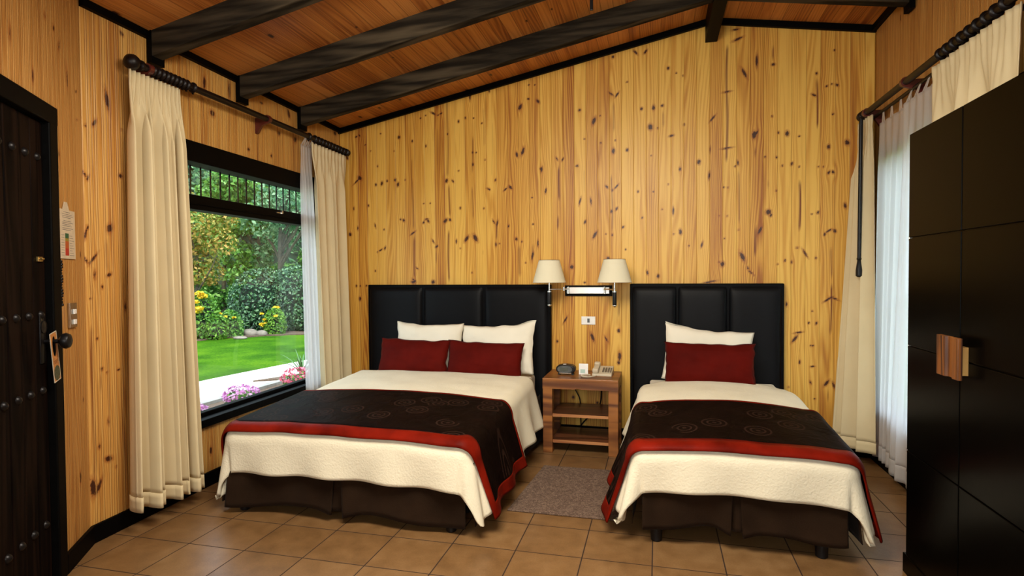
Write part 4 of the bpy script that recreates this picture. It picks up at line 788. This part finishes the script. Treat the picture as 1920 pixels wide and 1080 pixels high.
# ------------------------------------------------------------------ wardrobe
WX = 1.12; wy0, wy1 = 1.40, 3.028; WH = 2.031; XB = 1.375
t = thing('wardrobe', 'tall glossy black wardrobe with striped wooden handles beside the bright window', 'wardrobe', ((WX + XB) / 2, (wy0 + wy1) / 2, 0))
b = MB(); b.box((WX + .022, wy0, .08), (XB, wy1, WH), None, .002); b.build('carcass', MT['ward'], t)
b = MB(); b.box((WX - .004, wy0 + .05, 0), (XB, wy1 + .02, .09), None, .003); b.build('plinth', MT['ward'], t)
jz = [.088, .578, 1.062, 1.555, WH - .002]; jy = [wy1 - .002, 2.548, 1.99, wy0 + .004]
for k in range(3):
    ya, yb_ = jy[k + 1] + .0025, jy[k] - .0025
    d_ = MB(); d_.box((WX + .008, ya, jz[0]), (WX + .0215, yb_, jz[-1])); door = d_.build('wardrobe_door', MT['ward'], t)
    for i in range(4):
        b = MB(); b.box((WX, ya + (.001 if k else .001), jz[i] + .0025), (WX + .009, yb_ - .001, jz[i + 1] - .0025), None, .0022); b.build('door_panel', MT['ward'], door)
    if k == 0:
        for z_ in (.575, 1.06, 1.552): b = MB(); b.box((WX + .002, yb_, z_ - .012), (WX + .012, yb_ + .006, z_ + .012), None, .002); b.build('hinge', MT['chrome'], door)
    if k == 0:
        b = MB(); b.box((WX - .034, 2.485, 1.012), (WX, 2.60, 1.118), None, .001); hd = b.build('handle', MT['knobl'], door)
        b = MB(); X0 = WX - .048
        b.prism([(WX - .032, 2.455, .998), (X0, 2.455, .998), (X0, 2.500, .998), (X0 + .012, 2.503, .998), (X0 + .012, 2.552, .998), (X0, 2.556, .998), (X0, 2.625, .998), (WX - .030, 2.625, .998)], (0, 0, .156))
        o = b.build('handle_block', MT['knob'], hd); bevelmod(o, .002)
# ------------------------------------------------------------------ curtain rods
def rod(label, fr, u0, u1, z, off, end0, end1, mids, rings0, rings1, rear=None):
    t = thing('curtain_rod', label, 'curtain rod', fr.p((u0 + u1) / 2, z, off)); M = fr.M()
    b = MB(); b.tube([fr.p(u0, z, off), fr.p(u1, z, off)], .021, 16); b.build('rod', MT['rodw'], t, smooth=True)
    for (e, u, s) in ((end0, u0, -1), (end1, u1, 1)):
        if not e: continue
        ax = Vector((fr.t.x, fr.t.y, 0)) * s
        b = MB()
        if e == 1: b.lathe([(.021, -.01), (.030, .0), (.030, .012), (.020, .018), (.022, .026), (.038, .042), (.044, .062), (.038, .083), (.020, .098), (.004, .103)], fr.p(u, z, off), ax, 20)
        else: b.lathe([(.021, -.01), (.034, .0), (.034, .02), (.024, .028), (.030, .04), (.024, .052), (.006, .058)], fr.p(u, z, off), ax, 20)
        b.build('finial', MT['rodw'], t, smooth=True)
    for u in list(rings0) + list(rings1):
        b = MB(); ax = Vector((fr.t.x, fr.t.y, 0)); pr = [(.0215 + .012 * math.sin(a), -.013 + .026 * a / math.pi) for a in np.linspace(0, math.pi, 7)]
        b.lathe(pr, fr.p(u, z, off), ax, 20); b.lathe([(.006, -.004), (.006, .004)], fr.p(u, z - .036, off), ax, 8); b.build('curtain_ring', MT['rodw'], t, smooth=True)
    for u in mids:
        b = MB(); b.prism([fr.p(u - .012, z + .012, .0), fr.p(u - .012, z + .012, off), fr.p(u - .012, z - .028, off + .012), fr.p(u - .012, z - .045, off * .55), fr.p(u - .012, z - .10, off * .2), fr.p(u - .012, z - .105, .0)], Vector((fr.t.x, fr.t.y, 0)) * .024)
        b.tube([fr.p(u - .014, z, off), fr.p(u + .014, z, off)], .030, 16)
        b.build('bracket', MT['mahog'], t)
    if rear:
        b = MB(); b.tube([fr.p(u0 + .05, rear[0], rear[1]), fr.p(u1 - .05, rear[0], rear[1])], .012, 12); b.build('rear_rod', MT['rodw'], t, smooth=True)
    return t
def hash_(i): return (math.sin(i * 12.9898) * 43758.5453) % 1
def curtain(name, label, cat, fr, top, bot, zt, zb, mat, nf, offt, offb, pleat=True, amp=.035, seed=0, th=.003, hem=.09, power=1, tabs=None, group=None):
    """top=(u0,u1) bot=(u0,u1); zb float or function of s; pinch-pleated heading that opens into soft folds"""
    n, m = nf * 22, 90; V = np.zeros((n + 1, m + 1, 3)); rnd = random.Random(seed)
    phs = [rnd.uniform(-.5, .5) for _ in range(nf + 3)]; am = [rnd.uniform(.6, 1.25) for _ in range(nf + 3)]
    def warp(s):   # uneven fold spacing
        return s + .35 / nf * math.sin(s * nf * 1.9 + seed) * .5 + .2 / nf * math.sin(s * nf * 3.7 + seed * 2) * .5
    for i in range(n + 1):
        s = i / n; ws = warp(s); k = int(min(nf, max(0, ws * nf))); a_ = am[k] + (am[k + 1] - am[k]) * ((ws * nf) % 1)
        for j in range(m + 1):
            c = j / m; z1_ = zb(s) if callable(zb) else zb; z = zt + (z1_ - zt) * c
            u = top[0] + (top[1] - top[0]) * s + ((bot[0] - top[0]) * (1 - s) + (bot[1] - top[1]) * s) * c ** power
            ob = offb(s) if callable(offb) else offb; of = offt + (ob - offt) * c
            op = min(1, max(0, (c - .025) / .13)); op = op * op * (3 - 2 * op)
            soft = a_ * amp * math.sin(2 * math.pi * nf * ws) * (.65 + .35 * c) * (1 - .35 * math.exp(-((c - 1) / .2) ** 2) * 0)
            soft += .3 * amp * math.sin(2 * math.pi * nf * .5 * ws + seed)
            ple = (.008 * math.sin(2 * math.pi * nf * 2 * s) + .006 * math.sin(2 * math.pi * nf * 4 * s)) * (1 - math.exp(-((c - .035) / .012) ** 2) * .4) if pleat else .004 * math.sin(2 * math.pi * nf * s)
            dd = soft * op + ple * (1 - op) 
            uu = u + .25 * amp * math.cos(2 * math.pi * nf * ws) * op
            p = fr.p(uu, z, max(of + dd, .012)); V[i, j] = p
    mm = np.ones((n, m), bool); k = max(1, int(hem / (zt - (zb(.5) if callable(zb) else zb)) * m))
    root = thing(name, label, cat, fr.p((top[0] + top[1]) / 2, zt, offt), group)
    body = mm.copy(); body[:, -k:] = False; o = mask_mesh('curtain_panel', V, body, mat, root, None, th)
    V2 = V[:, -k - 1:, :].copy(); mask_mesh('hem', V2, np.ones((n, k), bool), mat, root, None, th * 2.2)
    if tabs:
        nn, zr, orr = tabs
        for q in range(nn):
            s = (q + .5) / nn; u = top[0] + (top[1] - top[0]) * s; du = .010
            b = MB()
            for sg in (-1, 1):
                pts = [fr.p(u + sg * .018 + d, zt - .005, offt) for d in (-du, du)] + [fr.p(u + d * .8, zr + .010, orr) for d in (du, -du)]
                b.prism(pts, Vector((fr.n.x, fr.n.y, 0)) * .002)
            b.build('tab', mat, root)
    return root
FLu = lambda y: (y - 2.38) / FL.t.y
rod('dark walnut curtain rod with ring finials above the garden window', FL, FLu(2.66), FLu(5.0), 2.578, .10, 1, 2, [FLu(2.71), FLu(3.80)], [FLu(2.735 + .032 * i) for i in range(9)] + [FLu(3.045)], [FLu(4.36)] + [FLu(4.45 + .055 * i) for i in range(10)])
curtain('curtain', 'cream pleated curtain hanging at the door side of the garden window', 'curtain', FL, (FLu(2.575), FLu(2.94)), (FLu(2.475), FLu(2.955)), 2.535, lambda s: .135 + .0 * s - .035 * s, MT['curt'], 6, .10, .17, amp=.058, seed=3)
curtain('curtain', 'cream pleated curtain beside the double headboard', 'curtain', FL, (FLu(4.40), FLu(5.0)), (FLu(4.46), FLu(5.03)), 2.540, .09, MT['curt'], 5, .10, .13, amp=.040, seed=8)
curtain('sheer_curtain', 'narrow white sheer curtain gathered at the edge of the garden window', 'curtain', FL, (FLu(4.31), FLu(4.47)), (FLu(4.37), FLu(4.62)), 2.505, .09, MT['sheer'], 4, .055, .06, pleat=False, amp=.016, seed=5, th=.001, tabs=(3, 2.578, .10))
# far window
rod('dark walnut double curtain rod above the bright side window', FR, uR(5.0) + .19, uR(2.30), 2.555, .10, 2, 1, [uR(4.72), uR(4.03), uR(2.80)], [uR(4.80), uR(4.76)], [uR(3.56 - .075 * i) for i in range(9)], rear=(2.515, .055))
curtain('curtain', 'narrow cream curtain behind the black draw wand in the corner', 'curtain', FR, (uR(4.94), uR(4.62)), (uR(4.74), uR(4.50)), 2.515, .125, MT['curt'], 3, .10, lambda s: .30 - .18 * s, amp=.034, seed=12)
curtain('curtain', 'cream pleated curtain partly hidden behind the black wardrobe', 'curtain', FR, (uR(3.66), uR(2.86)), (uR(3.50), uR(2.95)), 2.515, .12, MT['curt'], 4, .10, .11, amp=.034, seed=15)
curtain('sheer_curtain', 'white sheer tab-top curtain with higher hem beside the corner curtain', 'curtain', FR, (uR(4.60), uR(4.00)), (uR(4.64), uR(4.22)), 2.44, .085, MT['sheer'], 5, .055, .06, pleat=False, amp=.018, seed=21, th=.001, hem=.12, tabs=(4, 2.515, .055))
curtain('sheer_curtain', 'white sheer tab-top curtain hanging next to the wardrobe edge', 'curtain', FR, (uR(4.10), uR(3.62)), (uR(4.30), uR(3.45)), 2.44, .085, MT['sheer'], 5, .085, .095, pleat=False, amp=.020, seed=23, th=.001, hem=.12, tabs=(4, 2.515, .055))
uw = uR(4.64); t = thing('draw_wand', 'long black curtain draw wand hanging in front of the corner curtain', 'curtain wand', FR.p(uw, 2.50, .15))
b = MB(); b.tube([FR.p(uw - .03, 2.50, .15), FR.p(uw, 1.5, .165)], .0135, 12); b.build('wand', MT['blackp'], t, smooth=True)
b = MB(); b.lathe([(.014, 0), (.017, .01), (.012, .02), (.022, .09), (.022, .13), (.012, .14)], FR.p(uw, 1.505, .165), (0, 0, -1), 16); b.build('handle', MT['blackp'], t, smooth=True)

# ------------------------------------------------------------------ garden
GZ = -.10
lawn_m, nt, pb = nt_new('lawn_grass'); nz1 = NOISE(nt, OBJ(nt), 1.2, 4); nz2 = NOISE(nt, OBJ(nt, (1, 1, 1)), 28, 5, .8)
nt.links.new(RAMP(nt, M_(nt, 'ADD', M_(nt, 'MULTIPLY', nz1, .45), M_(nt, 'MULTIPLY', nz2, .55)), [(.38, (.014, .060, .002)), (.5, (.042, .135, .003)), (.62, (.11, .22, .008))]), pb.inputs[0]); pb.inputs['Roughness'].default_value = .9; pb.inputs['Specular IOR Level'].default_value = .05; BUMP(nt, pb, nz2, .8, .03)
conc = plain('pale_concrete', (.72, .68, .60), .8, var=.06, scale=6, bump=.2, bscale=60)
kerb = plain('grey_kerb', (.30, .29, .26), .85, var=.15, scale=12)
soil = plain('mulch_soil', (.16, .10, .065), .95, var=.35, scale=60, bump=.8, bscale=60, bdist=.02)
rock = plain('grey_stone', (.24, .20, .16), .85, var=.2, scale=8, bump=.6, bscale=20, bdist=.02)
bark = plain('mossy_bark', (.10, .085, .055), .9, var=.3, scale=10, bump=.6, bscale=30, bdist=.02)
def gp(name, pts, z0, z1, mat, kind=True):
    b = MB(); b.prism([(x, y, z0) for x, y in pts], (0, 0, z1 - z0)); o = b.build(name, mat)
    if kind: tag(o, kind='structure')
    return o
gp('lawn', [(-60, -8), (-60, 15), (-20, 60), (40, 60), (40, -8), (-3.2, -8), (-3.2, 5.2), (2, 5.2), (2, 5.4), (-3.2, 5.4)][:7] if False else [(-45, -8), (-45, 45), (30, 45), (30, 5.6), (-3.3, 5.6), (-3.3, -8)], GZ - .2, GZ, lawn_m)
gp('lawn_far_side', [(1.9, -8), (1.9, 5.6), (30, 5.6), (30, -8)], GZ - .2, GZ, lawn_m)
gp('garden_path', [(-5.05, 0), (-6.75, 0), (-6.20, 7.1), (-5.92, 9.2), (-5.2, 14), (-4.0, 14), (-4.95, 7.6)], GZ, GZ + .03, conc)
gp('garden_kerb', [(-4.96, 0), (-5.06, 0), (-5.06, 7.2), (-4.96, 7.2)], GZ, GZ + .07, kerb)
gp('flower_bed_soil', [(-3.3, 0), (-4.96, 0), (-4.96, 9), (-3.3, 9)], GZ, GZ + .035, soil)
gp('bed_border_soil', [(-5.45, 6.9), (-5.05, 7.75), (-4.7, 9.3), (-5.0, 7.2)], GZ + .03, GZ + .05, soil)
def leaves(name, blobs, n, size, mat, parent=None, seed=0, label=None, cat=None, group=None, asp=.55, shell=.55, origin=None, up=0):
    rg = np.random.default_rng(seed); bl = np.array(blobs, float); vol = bl[:, 3] * bl[:, 4]; pk = rg.choice(len(bl), n, p=vol / vol.sum())
    d = rg.normal(size=(n, 3)); d /= np.linalg.norm(d, axis=1)[:, None]; r_ = (shell + (1 - shell) * rg.random(n) ** .5)[:, None]
    C = bl[pk, :3] + d * r_ * bl[pk][:, [3, 4, 5]]
    nr = d * .8 + rg.normal(size=(n, 3)) * .6; nr[:, 2] += up; nr /= np.linalg.norm(nr, axis=1)[:, None]
    a = np.cross(nr, rg.normal(size=(n, 3))); a /= np.linalg.norm(a, axis=1)[:, None]; b_ = np.cross(nr, a)
    s = (size * rg.uniform(.6, 1.3, n))[:, None]; V = np.stack([C - a * s, C + b_ * s * asp + nr * s * .15, C + a * s, C - b_ * s * asp + nr * s * .15], 1).reshape(-1, 3)
    F = np.arange(4 * n).reshape(n, 4); me = np_mesh(name, V, F, False); o = link(name, me, mat, parent, origin)
    if label: tag(o, label, cat, group)
    return o
G1 = leafmat('leaf_mid_green', (.025, .10, .010), (.08, .27, .025), (.28, .52, .10))
G2 = leafmat('leaf_dark_green', (.008, .040, .014), (.025, .10, .035), (.16, .30, .13), .35, .2)
G3 = leafmat('leaf_blue_green', (.04, .14, .06), (.12, .30, .13), (.34, .52, .28))
G4 = leafmat('leaf_bright_green', (.05, .16, .01), (.11, .30, .02), (.24, .42, .05))
G5 = leafmat('leaf_orange_tinged', (.08, .20, .015), (.28, .30, .04), (.62, .36, .08))
YL = leafmat('yellow_petals', (.70, .42, .01), (.85, .60, .02), (.95, .75, .05))
PK = leafmat('mauve_petals', (.38, .08, .30), (.60, .22, .50), (.80, .50, .72))
RD = leafmat('pink_red_petals', (.40, .02, .08), (.62, .06, .14), (.75, .30, .38))
def tree(label, x, y, h, r, mat, seed, n=5200, size=.10, trunk=True, low=.25, sq=1.0, name='tree', br=0):
    rg = random.Random(seed); t = thing(name, label, 'tree', (x, y, GZ))
    bl = []
    for k in range(16):
        a = rg.uniform(0, 6.28); q = rg.uniform(0, .75) * r; z = h * (low + (1 - low) * rg.random()); f = 1 - .5 * abs(z / h - .6)
        bl.append((x + q * math.cos(a), y + q * math.sin(a), GZ + z * .94, r * .45 * f, r * .45 * f, r * .36 * f))
    leaves('foliage', bl, n, size, mat, t, seed, up=.4)
    b = MB(); P = [(x, y, GZ)]; 
    for k in range(1, 7): P.append((x + rg.uniform(-.12, .12) * r * .5, y + rg.uniform(-.12, .12), GZ + h * .8 * k / 6))
    b.tube(P, [r * .055 * (1 - .13 * k) for k in range(7)], 10); b.build('trunk', bark, t, smooth=True)
    for k in range(4 + br):
        a = rg.uniform(0, 6.28); z0 = h * rg.uniform(.25, .6); q = Vector((x, y, GZ + z0)); pts = [q]
        for m in range(1, 5): pts.append(q + Vector((math.cos(a) * r * .22 * m + rg.uniform(-.1, .1), math.sin(a) * r * .22 * m, h * .075 * m + rg.uniform(-.08, .08))))
        bb = MB(); bb.tube(pts, [r * .028 * (1 - .2 * m) for m in range(5)], 8); bb.build('branch', bark, t, smooth=True)
    return t
def ga(px_az, dist): a = math.radians(px_az); return dist * math.sin(a), dist * math.cos(a)
x, y = ga(-42.7, 18.8); tree('orange-tinged leafy tree by the edge of the garden window', x, y, 3.9, 1.15, G5, 1, 4600, .06, low=.42, name='leafy_tree')
x, y = ga(-40.6, 22.2); tree('bright green bushy tree behind the yellow flowering bush', x, y, 6.2, 1.55, G1, 2, 8500, .085, low=.1, name='leafy_tree')
x, y = ga(-37.9, 26.0); tree('mid green tree rising behind the clipped hedge', x, y, 7.8, 1.8, G3, 3, 8500, .10, low=.2, name='leafy_tree')
x, y = ga(-35.8, 20.3); tree('sparse tree with bare crooked branches beyond the hedge', x, y, 6.5, 1.7, G3, 4, 2600, .075, low=.45, br=8, name='bare_branched_tree')
x, y = ga(-32.6, 24.6); tree('dense green tree half hidden by the sheer curtain edge', x, y, 8, 1.9, G1, 5, 7500, .10, low=.1, name='leafy_tree')
x, y = ga(-44.6, 25.6); tree('tall dark green tree behind the orange-tinged tree', x, y, 8.5, 1.9, G2, 6, 8000, .11, low=.1, name='leafy_tree')
x, y = ga(-48.5, 21); tree('bushy green tree far beyond the path hidden by the cream curtain', x, y, 7, 1.9, G1, 7, 4500, .13, low=.1, name='leafy_tree')
x, y = ga(-29.5, 22); tree('green tree beyond the lawn behind the headboard wall', x, y, 7, 1.9, G3, 8, 3500, .13, low=.1, name='leafy_tree')
# wooded slope behind
def hillside():
    P0 = [ga(a, 30) for a in np.linspace(-62, -18, 14)]; bl = []
    rg = random.Random(5)
    for i in range(150):
        a = rg.uniform(-60, -20); d = rg.uniform(31, 40); x, y = ga(a, d); r_ = rg.uniform(1.2, 2.2); bl.append((x, y, rg.uniform(0, 1) * 4 + (d - 31) * 1.1, r_, r_, r_ * .8))
    o = leaves('hillside_forest', bl, 42000, .16, leafmat('leaf_forest', (.02, .08, .03), (.07, .20, .07), (.22, .38, .16)), None, 11, up=.5); tag(o, kind='stuff', label='dark green wooded hillside beyond the garden', cat='forest')
    V = [(x, y, -.3) for x, y in [ga(a, 29) for a in np.linspace(-65, -15, 20)]] + [(x, y, 16) for x, y in [ga(a, 44) for a in np.linspace(-65, -15, 20)]]
    me = bpy.data.meshes.new('hillside'); me.from_pydata(V, [], [(i, i + 1, i + 21, i + 20) for i in range(19)]); hs = link('hillside', me, plain('dark_undergrowth', (.012, .030, .012), .95, var=.3, scale=1)); tag(hs, kind='structure')
hillside()
# clipped hedge, flowering bushes
def bush(name, label, cat, blobs, n, size, mat, seed, fl=None, shell=.72):
    c = np.mean(np.array(blobs)[:, :2], 0); t = thing(name, label, cat, (c[0], c[1], GZ))
    leaves('foliage', blobs, n, size, mat, t, seed, shell=shell, up=.3)
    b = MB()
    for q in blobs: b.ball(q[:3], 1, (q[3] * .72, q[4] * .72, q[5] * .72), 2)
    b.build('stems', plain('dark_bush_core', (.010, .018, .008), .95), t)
    if fl:
        for i, f in enumerate(fl[0]): leaves('flower_cluster', [f], fl[1], fl[2], fl[3], t, seed + i + 50, up=1.0, asp=.9, shell=.2)
    return t
hx, hy = ga(-37.3, 17.2)
e1 = Vector((math.cos(R(-37)), -math.sin(R(-37)) * -1)) 
bush('clipped_hedge', 'large rounded dark green clipped hedge at the far edge of the lawn', 'hedge', [(hx + .05, hy - .1, .72, .85, .9, .92), (hx + .8, hy + .4, .76, .95, .9, .93), (hx + 1.6, hy + .9, .75, 1.0, .9, .93), (hx + .1, hy - .1, .2, .95, .9, .5), (hx + 1.2, hy + .6, .2, 1.1, .9, .5)], 22000, .045, G2, 31, shell=.86)
hx, hy = ga(-42.1, 15.6); rg = random.Random(4)
bush('flowering_bush', 'green bush with bright yellow flower heads beside the cream curtain', 'flowering bush', [(hx - .1, hy, .45, .42, .4, .62), (hx - .5, hy - .2, .45, .4, .4, .6), (hx + .2, hy + .1, .15, .32, .3, .38)], 4200, .04, G4, 33,
     ([(hx + rg.uniform(-.75, .22), hy - .32 + rg.uniform(-.1, .15), .38 + rg.uniform(.0, .72), .10, .10, .045) for _ in range(22)], 55, .030, YL))
hx, hy = ga(-36.4, 16.0)
bush('flowering_bush', 'low bush with sparse yellow flowers in front of the clipped hedge', 'flowering bush', [(hx, hy, .15, .30, .25, .45)], 1800, .035, G4, 35,
     ([(hx + rg.uniform(-.25, .3), hy - .2, .0 + rg.uniform(0, .65), .055, .055, .025) for _ in range(8)], 28, .024, YL))
for (az, d, nm) in ((-40.1, 15.9, 'small leafy weed patch with yellow blooms left of the stones'),):
    hx, hy = ga(az, d); bush('flowering_bush', 'small leafy plant with few yellow blooms between bush and stones', 'flowering bush', [(hx, hy, .1, .34, .26, .48)], 2000, .035, G1, 36, ([(hx + rg.uniform(-.35, .35), hy - .25, .02 + rg.uniform(0, .5), .05, .05, .02) for _ in range(6)], 24, .024, YL))
def stone(label, x, y, s, seed):
    b = MB(); b.ball((x, y, GZ + s[2] * .5), 1, s, 3); bm = b.bm
    for v in bm.verts: v.co += (v.co - Vector((x, y, GZ))) * .25 * mnoise.noise(v.co * 3 + Vector((seed, 0, 0)))
    tag(b.build('garden_stone', rock, None, (x, y, GZ), smooth=True), label, 'stone')
x, y = ga(-38.55, 16.0); stone('largest grey stone lying in front of the clipped hedge', x, y, (.22, .17, .11), 1)
x, y = ga(-37.55, 15.85); stone('small pale stone next to the largest garden stone', x, y, (.15, .13, .09), 3)
x, y = ga(-39.3, 15.3); stone('flat low stone on the soil edge of the lawn', x, y, (.18, .12, .05), 5)
pth = [ga(a, d) for a, d in zip(np.linspace(-44.5, -33, 12), [15.2, 15.4, 15.3, 15.5, 15.6, 15.5, 15.6, 15.7, 15.6, 15.7, 15.6, 15.6])]
gp('border_soil_edge', pth + [ga(a, 19) for a in np.linspace(-33, -44.5, 8)], GZ, GZ + .03, soil)
# flowers by the path and strap-leaved plants
def flower(label, x, y, r_, pet, seed, n=420):
    t = thing('flower_plant', label, 'flower', (x, y, GZ))
    leaves('foliage', [(x, y, GZ + r_ * .45, r_ * .95, r_ * .95, r_ * .5)], 260, .035, G1, t, seed, shell=.3)
    leaves('petals', [(x, y, GZ + r_ * .75, r_, r_, r_ * .55)], n, .020, pet, t, seed + 1, shell=.85, up=.8, asp=.9)
flower('round mauve flower clump in the soil below the window, beside the path', -4.60, 5.62, .20, PK, 41)
flower('mauve flower clump at the edge of the cream door-side curtain', -4.62, 4.93, .15, PK, 43)
flower('pinkish red flower clump near the white sheer curtain', -4.62, 6.72, .22, RD, 45)
def strap(label, x, y, n, ln, seed):
    rg = random.Random(seed); t = thing('strap_leaf_plant', label, 'plant', (x, y, GZ))
    for k in range(n):
        a = 2 * math.pi * k / n + rg.uniform(-.2, .2); tl = rg.uniform(.35, 1.0); L_ = ln * rg.uniform(.7, 1.1); m = 9; V = []
        for i in range(m + 1):
            s = i / m; w_ = .018 * (1 - s) ** .6 + .001; h_ = L_ * (s * math.cos(tl * .5 * s) - .25 * tl * s * s); q = L_ * s * math.sin(tl * .55 + tl * .6 * s)
            for e in (-1, 1): V.append((x + math.cos(a) * q - math.sin(a) * w_ * e, y + math.sin(a) * q + math.cos(a) * w_ * e, GZ + .03 + h_))
        o = link('strap_leaf', np_mesh('strap_leaf', V, [(2 * i, 2 * i + 1, 2 * i + 3, 2 * i + 2) for i in range(m)]), plain('strap_leaf_green', (.06, .17, .035), .5) if k == 0 else bpy.data.materials[bpy.data.materials.find('strap_leaf_green')], t); solid(o, .003, 0)
strap('dark green strap-leaved plant between the two pale path strips', -5.02, 7.42, 18, .42, 3)

# ------------------------------------------------------------------ groups of like things
GROUPS = {'pillow': 'white pillows on the beds', 'cushion': 'burgundy cushions on the beds', 'bed': 'beds with brown skirts', 'duvet': 'cream duvets on the beds',
          'bed_runner': 'dark runners across the beds', 'headboard': 'black leather headboards on the pine wall', 'curtain': 'cream pleated curtains', 'sheer_curtain': 'white sheer curtains',
          'curtain_rod': 'dark curtain rods above the windows', 'garden_stone': 'stones at the edge of the lawn', 'leafy_tree': 'leafy trees beyond the garden', 'flower_plant': 'flower clumps beside the path',
          'flowering_bush': 'yellow flowering bushes by the hedge', 'power_cord': 'cords behind the nightstand'}
for o in list(bpy.data.objects):
    if o.parent is None and 'label' in o.keys():
        k = o.name.split('.')[0]
        if k in GROUPS: o['group'] = GROUPS[k]
